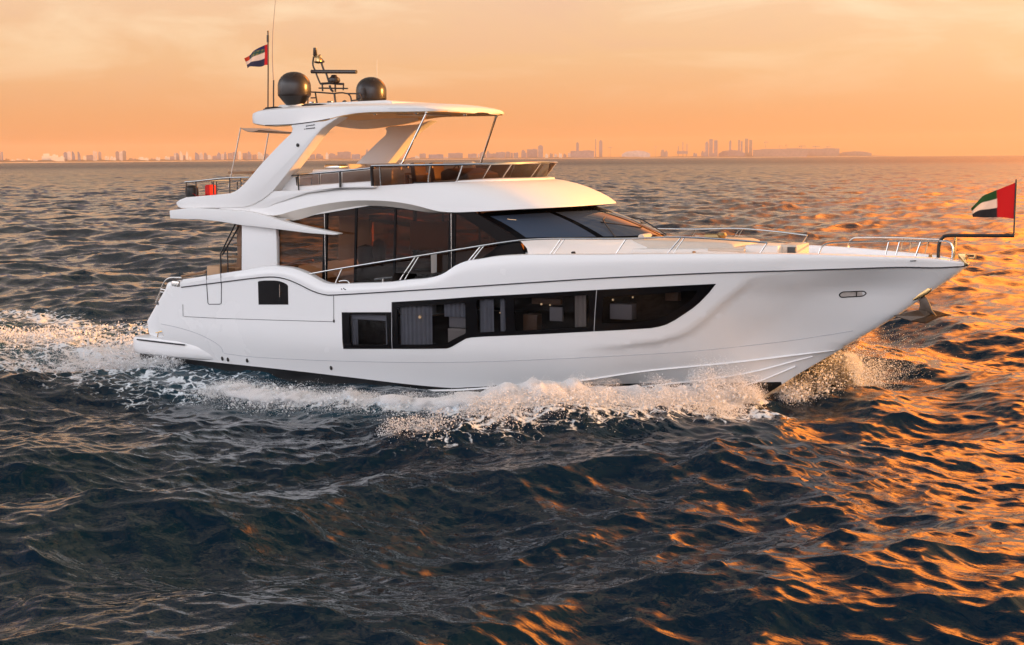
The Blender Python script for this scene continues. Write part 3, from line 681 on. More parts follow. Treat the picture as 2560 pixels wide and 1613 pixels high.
# cabins inside the hull
def cab(px0, px1, py): return onhull(px0, py)[0], onhull(px1, py)[0]
ib = MB()
x0, x1 = 7.6, 19.0
bw_ = lambda X: max(.3, beam0(X, 2.0) - 1.25)
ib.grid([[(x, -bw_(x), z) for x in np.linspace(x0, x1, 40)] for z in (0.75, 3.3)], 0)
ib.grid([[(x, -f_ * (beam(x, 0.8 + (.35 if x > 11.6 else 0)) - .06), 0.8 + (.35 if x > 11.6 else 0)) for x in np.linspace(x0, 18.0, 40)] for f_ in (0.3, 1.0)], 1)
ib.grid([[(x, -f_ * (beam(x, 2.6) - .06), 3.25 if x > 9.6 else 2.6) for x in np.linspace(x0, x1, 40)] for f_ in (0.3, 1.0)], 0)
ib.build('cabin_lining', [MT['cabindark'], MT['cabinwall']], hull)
def curtain(xa, xb, z0, z1, amp=.035, fold=.13, off=.16, m_='curtain'):
    n = max(8, int(abs(xb - xa) / .018)); mb = MB(); rows = []
    for z in np.linspace(z0, z1, 8):
        rows.append([(x, -(beam0(x, 2.0) - off) + amp * math.sin(2 * math.pi * x / fold + .6 * math.sin(x * 7) + .25 * z), z) for x in np.linspace(xa, xb, n)])
    mb.grid(rows); return mb.build('curtain', MT[m_], hull, ang=180)
zz = lambda u, v: Z6([(u, v)])[0]
curtain(zz(402, 350)[0], zz(590, 350)[0], zz(500, 480)[1], zz(500, 235)[1] + .05)
curtain(zz(660, 330)[0], zz(800, 330)[0], zz(700, 310)[1], zz(700, 215)[1] + .05)
curtain(zz(858, 330)[0], zz(945, 330)[0], zz(900, 405)[1], zz(900, 195)[1] + .05)
curtain(zz(980, 330)[0], zz(1032, 330)[0], zz(1000, 400)[1], zz(1000, 190)[1] + .05)
curtain(zz(1405, 300)[0], zz(1475, 300)[0], zz(1440, 380)[1], zz(1440, 175)[1] + .05, m_='beige')
curtain(zz(120, 350)[0], zz(150, 350)[0], zz(130, 480)[1], zz(130, 290)[1] + .05); curtain(zz(318, 350)[0], zz(350, 350)[0], zz(330, 480)[1], zz(330, 290)[1] + .05)
def hbox(name, u0, u1, v0, v1, m_, off=.35, th=.3):
    A, B = zz(u0, v0), zz(u1, v1); xm = (A[0] + B[0]) / 2; mb = MB(); mb.box((xm, -(beam0(xm, 2.0) - off - th / 2), (A[1] + B[1]) / 2), (abs(B[0] - A[0]), th, abs(A[1] - B[1]))); return mb.build(name, MT[m_], hull, bevel=.015)
hbox('window_blind', 118, 342, 290, 335, 'curtain', .12, .04)
hbox('bedhead', 664, 800, 310, 380, 'cabinwall', .3); hbox('bed', 664, 806, 378, 470, 'beige', .25)
hbox('drawer_unit', 1086, 1180, 300, 395, 'cabinet'); hbox('mirror', 1222, 1308, 262, 345, 'cabinwall', .5, .1); hbox('locker', 1404, 1440, 185, 370, 'cabinet', .22)
hbox('shelf', 1112, 1295, 208, 250, 'cabinet', .5); hbox('cabin_bulkhead', 1476, 1512, 185, 365, 'cabinwall', .2)
hbox('berth', 1590, 1740, 240, 330, 'cabinwall', .22); hbox('locker', 1900, 1990, 165, 225, 'cabinet', .25, .2)
# a few glowing reading lamps
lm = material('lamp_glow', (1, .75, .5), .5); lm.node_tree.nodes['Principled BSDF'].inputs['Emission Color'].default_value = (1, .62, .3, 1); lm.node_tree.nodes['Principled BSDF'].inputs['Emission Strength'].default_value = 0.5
for u, v, r_ in ((520, 310, .045), (985, 285, .02), (1225, 235, .03), (1275, 240, .025), (1755, 195, .025), (1640, 210, .03)):
    A = zz(u, v); mb = MB(); mb.lathe([(0, r_), (r_ * .7, r_ * .7), (r_, 0), (r_ * .7, -r_ * .7), (0, -r_)], (A[0], -(beam0(*A) - .10), A[1]), 12); mb.build('cabin_lamp', lm, hull)
# ------------------------------------------------------------ decks
mb = MB()
rows = []
for X in np.linspace(10.6, 23.85, 80):
    b_ = max(0.01, beam0(X, zsheer(X)) - (.26 if X < 21.5 else .2)); z_ = zsheer(X) - 0.28
    rows.append([(X, b_ * k, z_ + 0.07 * (1 - k * k)) for k in np.linspace(-1, 1, 15)])
mb.grid(rows); mb.build('foredeck', MT['deck'], yacht)
mb = MB()
mb.grid([[(x, s * (beam0(x, 2.3) - .15), 2.12) for s in (-1, 1)] for x in np.linspace(1.3, 10.8, 30)], 0)
mb.grid([[(10.62, s * 2.7, z) for s in (-1, 1)] for z in (2.1, 3.75)], 1)
mb.build('main_deck', [MT['teak'], MT['white']], yacht)

# stern: corner wings, transom, bathing platform
sil = XZ([(453, 700), (424, 705), (418, 722), (396, 760), (372, 802), (374, 820), (378, 838)], -2.50)
mb = MB(); pl = sil + [(1.3, 0.9), (2.6, 0.9), (2.6, 2.5)]
mb.prism(pl, -2.62, -2.28); wing = mb.pair('transom_wing', MT['white'], yacht, bevel=0.07)
mb = MB(); mb.prism([(1.45, .9), (0.75, 1.5), (1.0, 2.1), (1.5, 2.55), (2.2, 2.55), (2.2, .9)], -2.3, 2.3); mb.build('transom', MT['white'], yacht, bevel=.05)
rows = []
for X in [-.10, -.085, -.04, .06, .3, .8, 1.3, 1.9, 2.5, 3.0, 3.4, 3.7]:
    e = 1 if X > .3 else math.sqrt(max(0, 1 - ((.3 - X) / .42) ** 2)); k = ss((3.75 - X) / 1.9)
    b_ = max(beam0(max(X, .15), .6), 0) - .02 - .12 * ss((X - 2.7) / 1.0) + .17 * k - (1 - e) * .35
    zt = np.interp(X, [-.1, 1.2, 2.2, 3.0, 3.7], [1.0, 1.0, .95, .86, .72]); zb_ = np.interp(X, [-.1, 2, 3.7], [.47, .44, .42]); mid = (zt + zb_) / 2; h = (zt - zb_) / 2 * (0.82 + .18 * e)
    prof = [(-1.0 + .25, 1), (-1 + .06, .9), (-1, .55), (-1.0, -.2), (-1 + .05, -.8), (-1 + .2, -1)]
    half = [(X, -b_ + (q + 1) * .45, mid + h * w) for q, w in prof]
    rows.append(half[::-1] + [] + [(x, -y, z) for x, y, z in half] if False else [(x, y, z) for x, y, z in half] + [(X, 0, mid - h)] + [(x, -y, z) for x, y, z in half[::-1]] + [(X, 0, mid + h)])
mb = MB(); mb.grid(rows, closed=True); n = len(rows[0]); mb.f += [tuple(range(n))[::-1]]; mb.m += [0]
plat = mb.build('bathing_platform', MT['white'], yacht, ang=50)
mb = MB(); A, B = atY(335, 848.5, -2.93), atY(456, 861.5, -2.93)
def py_(X): return -(beam0(max(X, .15), .7) - .02 + .17 * ss((3.75 - X) / 1.9))
mb.tube([(A.x + (B.x - A.x) * k / 10 + .12, py_(A.x + (B.x - A.x) * k / 10 + .12) - .004, A.z + (B.z - A.z) * k / 10) for k in range(11)], .026, n=6); mb.build('rubber_strip', MT['seam'], plat)
mb = MB(); mb.box((0.75, 0, 1.012), (1.4, 4.6, .02)); mb.build('teak_decking', MT['teak'], plat)
mb = MB(); mb.lathe([(0, .16), (.09, .15), (.13, .08), (.13, 0)], (0.33, -2.2, 1.0), 14); mb.build('mooring_bollard', MT['teak'], plat)
mb = MB(); c_ = atY(403, 833, -2.7)
mb.tube([(c_.x - .15, c_.y, 1.0), (c_.x - .1, c_.y, c_.z + .02), (c_.x + .05, c_.y, c_.z + .05), (c_.x + .1, c_.y, 1.0)], .014); mb.tube([(c_.x - .22, c_.y, c_.z + .0), (c_.x + .16, c_.y, c_.z + .07)], .014, sm=False); mb.build('stern_cleat', MT['brass'], plat)
# stern quarter rail and fairlead
mb = MB(); mb.tube([atY(a, b, -2.45) for a, b in [(455, 694), (428, 694.5), (415, 701), (405.5, 716), (400.5, 731), (389.5, 757)]], .022); mb.build('quarter_rail', MT['steel'], yacht)
mb = MB(); mb.tube([atY(a, b, -2.45) for a, b in [(403, 723), (420, 727)]], .03, sm=False); mb.tube([atY(a, b, -2.45) for a, b in [(401, 730), (417, 732)]], .022, sm=False); mb.build('step_rail', MT['steel'], yacht)
mb = MB(); c_ = atY(440, 710, -2.62); mb.box(tuple(c_), (.30, .10, .20)); mb.build('fairlead', MT['steel'], yacht, bevel=.04)
mb = MB(); c_ = atY(397, 757, -2.56); mb.lathe([(0, .05), (.07, .03), (.09, -.05), (0, -.06)], tuple(c_), 12); mb.build('shore_power_socket', MT['dark'], yacht)
mb = MB(); q = XZ([(456, 693.5), (480, 689), (517, 683)], -2.62); mb.tube([(x, -2.66, z + .03) for x, z in q], .035, n=8); mb.pair('teak_capping', MT['teak'], yacht)
# cockpit seat and table end seen over the bulwark
A, B = atY(518, 664, -2.0), atY(553, 684, -2.0)
mb = MB(); mb.box(((A.x + B.x) / 2, -1.2, (A.z + 2.12) / 2), (B.x - A.x, 1.7, A.z - 2.12)); mb.build('cockpit_seat', MT['tan'], yacht, bevel=.06)
# companion stair to the flybridge
st = MB(); A = atY(598, 562, -1.9); st.prism(XZ([(594, 562), (606, 562), (606, 676), (589, 676), (596, 640), (594, 600)], -1.9), -1.95, -1.2); stair = st.build('stair', MT['cabinet'], yacht, bevel=.02)
for a, b, y in ((587.5, 606, 612), (570.6, 606, 642), (571.7, 603, 669)):
    p, q = atY(a, y, -1.9), atY(b, y, -1.9); mb = MB(); mb.box(((p.x + q.x) / 2, -1.6, p.z), (q.x - p.x, .75, .045)); mb.build('tread', MT['teak'], stair, bevel=.012)
for l in ([(592, 556), (587.5, 562), (555, 627.5), (551.6, 639), (552.7, 682)], [(594, 566), (592, 575), (556, 637)]):
    mb = MB(); mb.tube([atY(a, b, -2.05) for a, b in l], .024); mb.build('handrail', MT['dark'], stair)
mb = MB(); mb.tube([atY(568.5, 619, -2.05), atY(570, 681, -2.05)], .02); mb.build('handrail_post', MT['dark'], stair)

# ------------------------------------------------------------ deckhouse
Z5 = lambda l: [(660 + u / 3.254, 480 + v / 3.254) for u, v in l]
YG = -2.42
glass_top = XZ(Z5([(100, 240), (145, 232), (250, 236), (330, 212), (490, 165), (620, 138), (740, 122), (880, 113), (970, 117), (1060, 125), (1180, 143), (1300, 162), (1430, 172), (1560, 166), (1700, 160)]), YG)
tip = XZ([(1306, 637)], YG)[0]
gx0 = atY(692, 600, YG).x
wall = [(gx0, 2.15)] + [(gx0, glass_top[1][1] - .02)] + glass_top[2:] + XZ([(1201, 541), (1292, 594), (1312, 637)], YG) + [(12.6, 3.55), (11.0, 2.15)]
def cmap(a, b, o): return (a, YG - o + 0.06 * (b - 3.5) * 0.6, b)
def PX(l): return XZ(l, YG)
def zt(px):                                   # just under the eyebrow
    xs_ = [660 + u / 3.254 for u, v in [(100, 240), (145, 232), (250, 236), (330, 212), (490, 165), (620, 138), (740, 122), (880, 113), (970, 117), (1060, 125), (1180, 143), (1300, 162), (1430, 172), (1560, 166), (1700, 160)]]
    ys_ = [480 + v / 3.254 for v in (240, 232, 236, 212, 165, 138, 122, 113, 117, 125, 143, 162, 172, 166, 160)]
    return float(np.interp(px, xs_, ys_))
def pane(a, b, n=8): return PX([(a, 735)] + [(a + (b - a) * k / n, zt(a + (b - a) * k / n) + 2.0) for k in range(n + 1)] + [(b, 735)])
panes = [PX([(696, 735), (696, 572), (750, 580), (806, 588), (806, 735)]), PX([(696, 562), (735, 553), (772, 542)] + [(808, zt(808) + 3), (808, 577), (760, 571)]), pane(817, 885), pane(890, 983), pane(988, 1120),
         PX([(1137, zt(1137) + 3), (1170, 553), (1205, 576), (1248, 606), (1246, 614), (1205, 645), (1137, 690)])]
mb = MB(); plate(mb, wall, panes, cmap, -0.05, 0.0, step=(.6, .5))
house = mb.pair('deckhouse', MT['black'], yacht)
for sgn in (1, -1):
    for p in panes:
        mb = MB(); plate(mb, inset(p, -.02), [], (lambda a, b, o, s=sgn: (a, s * cmap(a, b, o)[1], b)), 0, -0.02, step=(.6, .5), rim=False); mb.build('side_window', MT['tint'], house)
for px in (812, 1128):
    a = atY(px, 600, YG - .03); mb = MB(); mb.tube([(a.x, a.y - .01, 2.3), (a.x, a.y + .01, atY(px, zt(px), YG).z - .02)], .010, n=6)
    mb.build('window_pillar_strip', MT['steel'], house)
# interior
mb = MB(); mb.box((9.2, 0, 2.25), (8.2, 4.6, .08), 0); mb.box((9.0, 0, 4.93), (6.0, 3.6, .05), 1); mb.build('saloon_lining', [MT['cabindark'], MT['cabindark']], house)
mb = MB(); mb.box((7.3, 1.85, 2.85), (3.0, .7, .75)); mb.build('saloon_sofa', MT['brown'], house, bevel=.1)
mb = MB(); mb.box((10.0, 1.95, 2.95), (1.6, .6, 1.2)); mb.build('galley_unit', MT['cabinet'], house, bevel=.03)
mb = MB(); p, q = atY(1026, 553, -1.0), atY(1121, 627, -1.0); mb.box(((p.x + q.x) / 2, -1.0, (p.z + q.z) / 2), (q.x - p.x, .08, p.z - q.z)); mb.build('saloon_screen', MT['cabinwall'], house, bevel=.01)
mb = MB(); mb.box((12.0, -.9, 3.3), (.5, .6, 1.0)); mb.box((11.75, -.9, 3.9), (.16, .6, .7)); mb.build('helm_seat', MT['brown'], house, bevel=.06)
mb = MB(); mb.prism([(12.6, 2.3), (12.6, 3.7), (13.2, 3.95), (14.6, 3.9), (14.6, 2.3)], -2.1, 2.1); mb.build('dashboard', MT['cabindark'], house, bevel=.04)
for i, (a, h, w) in enumerate([(5.9, .75, .5), (6.4, .95, .35), (8.9, .55, .5)]):
    mb = MB(); mb.lathe([(0, h), (w * .5, h * .9), (w * .62, h * .55), (w * .4, h * .15), (.1, 0)], (a, 1.2, 2.95), 12); mb.build('saloon_lamp_shade', MT['brown'], house)
# windscreen
def wsb(y): return 16.3 - 3.15 * (abs(y) / 2.42) ** 1.9
def wst(y): return 14.2 - 2.25 * (abs(y) / 2.35) ** 2.3
def wsp(s_, v, off=0.0):
    yb, yt = 2.42 * s_, 2.36 * s_; B = Vector((wsb(yb), yb, 4.21 - .02 * abs(s_))); T = Vector((wst(yt), yt, 4.93 - 0.14 * abs(s_) ** 3))
    p = B.lerp(T, v); n_ = Vector((.5, .45 * s_, .85)).normalized(); bow_ = .05 * math.sin(math.pi * min(1, max(0, v)))
    return p + n_ * (off + bow_)
mb = MB(); mb.grid([[wsp(s_, v) for s_ in np.linspace(-1, 1, 61)] for v in np.linspace(-.12, 1.1, 10)]); ws = mb.build('windscreen', MT['black'], house)
def panes_ws():
    cuts = [-.985, -.60, -.08, .40, .97]
    return [(a + .022, b - .022) for a, b in zip(cuts[:-1], cuts[1:])]
for a, b in panes_ws():
    mb = MB(); mb.grid([[wsp(s_, v, .012) for s_ in np.linspace(a, b, 18)] for v in np.linspace(.06, .93, 8)]); mb.build('windscreen_pane', MT['navy'], ws)
for s0, s1, v0, v1 in ((-.52, -.30, .02, .62), (.02, .22, .02, .55)):
    mb = MB(); mb.tube([wsp(s0, v0, .03), wsp((s0 + s1) / 2 - .03, (v0 + v1) / 2 + .1, .10), wsp(s1, v1, .05)], .016); mb.tube([wsp(s1 - .13, v1 - .14, .035), wsp(s1 + .16, v1 - .36, .035)], .014); mb.build('wiper', MT['dark'], ws)
for s0, s1 in ((-.95, -.75),):
    pass
# small glowing stroke drawn on the glass as a lamp's reflection
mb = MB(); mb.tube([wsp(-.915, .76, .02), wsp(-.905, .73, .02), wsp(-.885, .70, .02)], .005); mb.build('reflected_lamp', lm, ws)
# coaming under the windscreen running down to the foredeck
rows = []
for s_ in np.linspace(-1, 1, 61):
    B = wsp(s_, 0.02, -.01); y2 = 2.42 * s_
    rows.append([B, B + Vector((.10 + .1 * (1 - abs(s_)), .05 * s_, -.05)), B + Vector((.30 + .35 * (1 - s_ * s_), .10 * s_, -.22)), B + Vector((.45 + .5 * (1 - s_ * s_), .12 * s_, -.75))])
mb = MB(); mb.grid(rows); mb.build('windscreen_coaming', MT['paint'], yacht, ang=60)
mb = MB(); mb.prism([(12.95, 3.2), (12.95, 3.80), (13.1, 3.82), (13.3, 3.85), (13.9, 3.9), (13.9, 3.2)], -2.36, 2.36); mb.build('deckhouse_plinth', MT['white'], yacht, bevel=.05)

# ------------------------------------------------------------ eyebrow roof
def plan_ring(x0, y0, xc, xf, n_, ny=26, nf=44):
    """half outline from aft starboard to the centre line at the front"""
    pts = [(x0 + (xc - x0) * k / ny, -y0) for k in range(ny)]
    for k in range(nf + 1):
        t_ = math.pi / 2 * k / nf; pts.append((xc + (xf - xc) * abs(math.sin(t_)) ** (2 / n_), -y0 * abs(math.cos(t_)) ** (2 / n_)))
    return pts
XE0 = 4.5
zlip = Curve1(XZ([(640, 533), (690, 537), (720, 529), (750, 521), (820, 507), (890, 499.5), (970, 501), (1030, 509.5), (1070, 520), (1100, 527), (1140, 529), (1182, 527.6), (1290, 522), (1400, 516)], -2.62) + [(14.4, 5.06)])
zsof = Curve1(XZ([(640, 541), (704, 545.5), (736.8, 551), (775, 541), (810.6, 530.7), (887.4, 517.5), (930.4, 514.7), (985.8, 518.4), (1059.5, 529.8), (1099.5, 532.9), (1182.4, 529.6), (1290, 524), (1400, 518)], -2.45) + [(14.4, 4.98)])
E = plan_ring(XE0, 2.64, 12.0, 14.38, 2.7); S = plan_ring(XE0, 2.44, 11.8, 14.1, 2.65); C_ = plan_ring(XE0, 2.34, 9.9, 12.2, 2.7)
zcoam = Curve1(XZ([(655, 496), (684, 478), (771, 476), (850, 469.5), (937, 465.5), (1080, 457)], -2.34) + [(12.2, 5.73)])
def ring3(pl, zf, k): return [(x, y, zf(x)) for x, y in pl]
cols = []
for (xe, ye), (xs_, ys_), (xc_, yc_) in zip(E, S, C_):
    ze, zs2, zc_ = zlip(xe), zsof(xs_), zcoam(xc_)
    col_ = [(xs_ + (xs_ - xe) * .6, ys_ * .93, zs2 + .03), (xs_, ys_, zs2), (xe * .4 + xs_ * .6, ye * .4 + ys_ * .6, zs2 * .62 + ze * .38 - .005), (xe, ye, ze - .02), (xe * .98 + xs_ * .02, ye * .995, ze + .015)]
    for t_ in (.1, .22, .38, .55, .72, .88, 1.0):
        bl_ = math.sin(t_ * math.pi / 2) ** 0.82
        col_.append((xe + (xc_ - xe) * t_, ye + (yc_ - ye) * t_, ze + .015 + (zc_ - ze - .015) * bl_))
    cols.append(col_)
mb = MB(); full = cols + [[(x, -y, z) for x, y, z in c] for c in cols[::-1][1:]]
mb.grid(full)
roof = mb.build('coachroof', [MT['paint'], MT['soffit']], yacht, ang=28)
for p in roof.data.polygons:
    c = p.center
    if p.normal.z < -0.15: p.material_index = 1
# dark copper strip under the visor
mb = MB(); mb.grid([[wsp(s_, 1.06, .02) for s_ in np.linspace(-.99, .99, 50)], [Vector(wsp(s_, 1.06, .02)) + Vector((.22, 0, .05)) for s_ in np.linspace(-.99, .99, 50)]]); mb.build('visor_strip', MT['bronze'], roof)
# raised ridge in front of the flybridge screen
mb = MB(); F2 = plan_ring(9.9, 2.2, 10.6, 12.55, 2.6); rows = []
for x, y in F2[20:]:
    rows.append([(x + .05, y * 1.02, zcoam(min(x, 12.2)) - .16), (x, y, zcoam(min(x, 12.2)) + .02), (x - .10, y * .94, zcoam(min(x, 12.2)) + .045), (x - .4, y * .8, zcoam(min(x, 12.2)) + .03)])
mb.grid(rows + [[(a, -b, c) for a, b, c in r_] for r_ in rows[::-1][1:]]); mb.build('screen_plinth', MT['paint'], yacht, ang=50)
# fairing joint line on the flybridge side
mb = MB(); mb.tube([(x, -2.66 + .18 * ss((x - 5) / 3.4), z) for x, z in XZ([(771, 479), (810, 473.5), (854.6, 469.5), (900, 467), (937, 466)], -2.5)], .007, n=5); mb.build('fairing_joint', MT['crease'], roof)

# flybridge deck, side wings and fascia
mb = MB(); mb.prism([(1.65, 4.62), (1.65, 4.80), (5.6, 4.95), (9, 5.2), (12.3, 5.2), (12.3, 5.12), (9, 5.10), (5.6, 4.6), (3, 4.52)], -2.45, 2.45); mb.build('flybridge_deck', MT['deck'], yacht)
Z1 = lambda l: [(320 + u / 3.2984, 320 + v / 3.2984) for u, v in l]
low = XZ(Z1([(345, 690), (350, 680), (500, 660), (700, 668), (1000, 690), (1100, 713), (1200, 745), (1330, 783), (1500, 822), (1650, 853), (1730, 869), (1735, 874), (1728, 880), (1690, 882), (1500, 868), (1220, 834), (1080, 818), (930, 800), (760, 772), (600, 755), (450, 752), (352, 748)]), -2.8)
mb = MB(); mb.prism(low, -2.82, -2.56); mb.pair('side_wing', MT['paint'], yacht, bevel=.035)
A = low[0]; mb = MB(); mb.prism([(A[0] + .01, A[1]), (A[0] + .01, A[1] - .2), (A[0] + .5, A[1] - .25), (A[0] + .5, A[1] + .02)], -2.6, 2.6); mb.build('aft_fascia', MT['white'], yacht, bevel=.04)
up = XZ(Z1([(400, 625), (402, 612), (430, 592), (482, 572), (600, 562), (720, 552), (840, 540), (880, 525), (915, 503), (960, 462), (1010, 405), (1100, 298), (1200, 190), (1300, 88), (1333, 60), (1352, 38), (1358, 5), (1345, -22)]) + [(742, 309), (812.5, 303), (850, 292)] + Z1([(1640, -20), (1600, 10), (1540, 80), (1480, 160), (1400, 268), (1320, 370), (1200, 518), (1150, 560), (1100, 598), (1030, 635), (960, 655), (850, 660), (440, 662), (415, 650)]), -2.62)
mb = MB(); mb.prism(up, -2.64, -2.18); arch = mb.pair('radar_arch', MT['paint'], yacht, bevel=.045)
mb = MB(); p = atY(745, 363, -2.64); mb.lathe([(0, .04), (.05, .02), (.05, -.02)], (0, 0, 0), 12); o = mb.build('arch_light', MT['dark'], arch); o.location = (p.x, -2.645, p.z); o.rotation_euler = (R(90), 0, 0)
mk = MB()
def wline(l): mk.tube([(atY(740 + u / 24.08, 290 + v / 24.08, -2.648)) for u, v in l], .012, n=5)
for k in range(8): wline([(600 + 70 * k, 630 - 12 * k - (20 if k % 2 else 0)), (640 + 70 * k, 590 - 10 * k + (20 if k % 2 else 0))])
mk.build('lettering', MT['dark'], arch); mk = MB()
for k in range(9): wline([(600 + 55 * k, 790 - 6 * k - (25 if k % 2 else 0)), (640 + 55 * k, 760 - 6 * k + (25 if k % 2 else 0))])
wline([(500, 790), (540, 790)]); wline([(1080, 740), (1130, 700)])
mk.build('lettering', MT['dark'], arch)
mb = MB(); mb.tube([(x, -2.652, z) for x, z in XZ([(664, 313.5), (725, 311.5), (780, 305), (825, 297)], -2.64)], .012, n=5); mb.build('arch_joint', MT['seam'], arch)
# fairing between arch foot and the eyebrow (starboard and port)
mb = MB(); fa = XZ([(560, 518), (608, 514), (650, 497), (684, 478), (771, 475.5), (850, 469), (937, 465), (937, 470), (850, 472), (771, 482), (690, 510), (640, 534), (600, 528), (540, 524)], -2.55)
mb.prism(fa, -2.6, -2.3); mb.pair('arch_fairing', MT['paint'], yacht, bevel=.03)
# ------------------------------------------------------------ aft cabin panel
mb = MB(); mb.prism(XZ([(605, 558), (604.5, 680), (694, 668), (691, 568)], -2.5), -2.52, -2.36); mb.pair('cabin_side_panel', MT['white'], yacht, bevel=.02)
# ------------------------------------------------------------ hardtop
def hw(X):
    a = min(1, max(0, (X - 3.85) / 0.9)); b_ = min(1, max(0, (10.75 - X) / 0.95)); w = np.interp(X, [3.8, 6, 9.8, 10.8], [2.28, 2.30, 2.12, 2.02])
    return float(w) * (1 - (1 - a) ** 2.6) ** (1 / 2.6) * (1 - (1 - b_) ** 3) ** (1 / 3)
ht_top = Curve1([(3.8, 7.52), (4.3, 7.68), (5.0, 7.76), (6.5, 7.80), (8.4, 7.80), (10, 7.74), (10.8, 7.64)])
ht_bot = Curve1([(3.8, 7.50), (4.2, 7.36), (5.0, 7.25), (5.7, 7.26), (6.9, 7.38), (7.6, 7.50), (8.4, 7.56), (10, 7.55), (10.8, 7.58)])
rows = []
for X in np.concatenate([[3.852, 3.87, 3.92, 4.0, 4.12, 4.3, 4.55], np.linspace(4.8, 9.8, 40), [10.0, 10.2, 10.4, 10.55, 10.65, 10.71, 10.742]]):
    w = max(.02, hw(X)); zt_, zb_ = ht_top(X), ht_bot(X); cam_ = .10 * (w / 2.3); und = min(7.56, zb_ + .28)
    half = []
    for k, zf in ((0, zt_ + cam_), (.35, zt_ + cam_ * .9), (.7, zt_ + cam_ * .5), (.88, zt_ + cam_ * .1), (.955, zt_ - .02)): half.append((k * w, zf))
    half += [(w * .988, zt_ - .05), (w, zt_ * .6 + zb_ * .4), (w * .995, zb_ + .03), (w * .975, zb_), (w - .20 * min(1, w), zb_ + .005), (w - .24 * min(1, w), und - .01), (.5 * w, und + .02), (0, und + .03)]
    rows.append([(X, -y, z) for y, z in half] + [(X, y, z) for y, z in half[::-1][1:-1]])
mb = MB(); mb.grid(rows, closed=True); n = len(rows[0]); mb.f += [tuple(range(n)), tuple(range(len(mb.v) - 1, len(mb.v) - 1 - n, -1))]; mb.m += [0, 0]
hard = mb.build('hardtop', [MT['paint'], MT['bounce_liner']], yacht, ang=38)
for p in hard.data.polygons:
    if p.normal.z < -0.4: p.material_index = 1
for x, y, l, w in ((4.78, -1.72, .50, .30), (6.0, -1.55, .9, .35)):
    mb = MB(); c_ = ht_top(x) + .05; mb.prism([(x - l / 2, c_ - .02), (x + l / 2, c_ + .0), (x + l / 2 - .1, c_ + .035), (x - l / 2 + .05, c_ + .02)], y - w / 2, y + w / 2); mb.build('roof_hatch', MT['black'], hard, bevel=.01)
mb = MB(); mb.prism([(4.6, 7.84), (4.7, 7.90), (8.4, 7.945), (8.6, 7.90), (8.6, 7.8), (4.6, 7.8)], -1.35, 1.35); mb.build('roof_plinth', MT['deck'], hard, bevel=.03)
for x, y in ((6.6, -1.2), (8.0, -1.3), (9.3, -1.2), (8.4, .9), (9.6, 1.0)):
    mb = MB(); mb.lathe([(0, -.03), (.05, -.03), (.06, 0), (.06, .06)], (x, y, 7.57), 12); mb.build('downlight', MT['steel'], hard)
mb = MB(); mb.box((8.6, .3, 7.575), (1.1, 1.3, .05)); mb.build('sunroof_frame', MT['soffit'], hard, bevel=.015)
for sg in (-1, 1):
    a = atY(1065, 283, -2.0); b_ = atY(1010, 408, -2.12); mb = MB()
    mb.tube([(a.x, sg * 1.97, 7.56), (a.x - .02, sg * 1.98, 7.50), (b_.x - .05, sg * 2.22, 6.10)], .033, sm=False, n=10); mb.lathe([(.06, .03), (.06, 0), (.03, -.04)], (a.x, sg * 1.97, 7.545), 12); mb.build('hardtop_strut', MT['steel'], yacht)
# ------------------------------------------------------------ awning aft of the hardtop
def awn(u, v):
    yb = .70 + 1.2 * u; y = yb * (2 * v - 1); a = atY(602, 322, -.7)
    x = a.x + (4.35 - a.x) * u - .25 * (1 - (2 * v - 1) ** 2) * (1 - u) * -1; z = a.z + .02 - .10 * u - .16 * math.sin(math.pi * u) * .5 - .05 * math.sin(math.pi * v) * u
    return (x, y, z)
mb = MB(); mb.grid([[awn(u, v) for v in np.linspace(0, 1, 15)] for u in np.linspace(0, 1, 12)]); mb.grid([[(a, b, c - .012) for a, b, c in [awn(u, v) for v in np.linspace(0, 1, 15)]] for u in np.linspace(0, 1, 12)]); aw = mb.build('awning', MT['canvas'], yacht, weld=.0001)
for sg in (-1, 1):
    a = atY(602, 322, -.7); b_ = atY(573, 440, -.75); mb = MB(); mb.tube([(a.x, sg * .70, a.z + .03), (b_.x - .05, sg * .75, 5.4)], .02, sm=False); mb.build('awning_pole', MT['steel'], yacht)

# ------------------------------------------------------------ flybridge windscreen and rails
FB = plan_ring(8.55, 2.33, 9.9, 12.2, 2.7, 20, 60)
def fly(i, v):
    x, y = FB[i]; t_ = max(0, min(1, (i - 12) / 40)); zb_ = zcoam(min(x, 12.2)) - .02 if i < 20 else 5.67 + .05 * (i - 20) / 60; zt_ = 6.12 + .06 * (i / 80)
    return Vector((x + v * (.04 + .34 * t_), y * (1 + .045 * v), zb_ + (zt_ - zb_) * v))
NF = len(FB)
cuts = [0, 4, 24, 37, 50, 62, NF - 1]
def flym(i, v):
    if i < NF: return fly(i, v)
    p = fly(2 * (NF - 1) - i, v); return Vector((p.x, -p.y, p.z))
allc = cuts + [2 * (NF - 1) - c for c in cuts[::-1][1:]]
for a, b in zip(allc[:-1], allc[1:]):
    mb = MB(); mb.grid([[flym(i, v) for i in range(a, b + 1)] for v in np.linspace(0.02, .97, 6)]); mb.build('flybridge_screen_pane', MT['smoke'], yacht, ang=180)
for c in allc:
    mb = MB(); r_ = .045 if c in (0, 2 * (NF - 1)) else .02; mb.tube([flym(c, 0), flym(c, .5), flym(c, 1)], r_, n=6, sm=False); mb.build('screen_post', MT['dark'] if r_ > .03 else MT['steel'], yacht)
mb = MB(); mb.tube([flym(i, 1.0) for i in range(0, 2 * NF - 1, 2)], .033, sm=False, n=8); mb.build('screen_top_rail', MT['steel'], yacht)
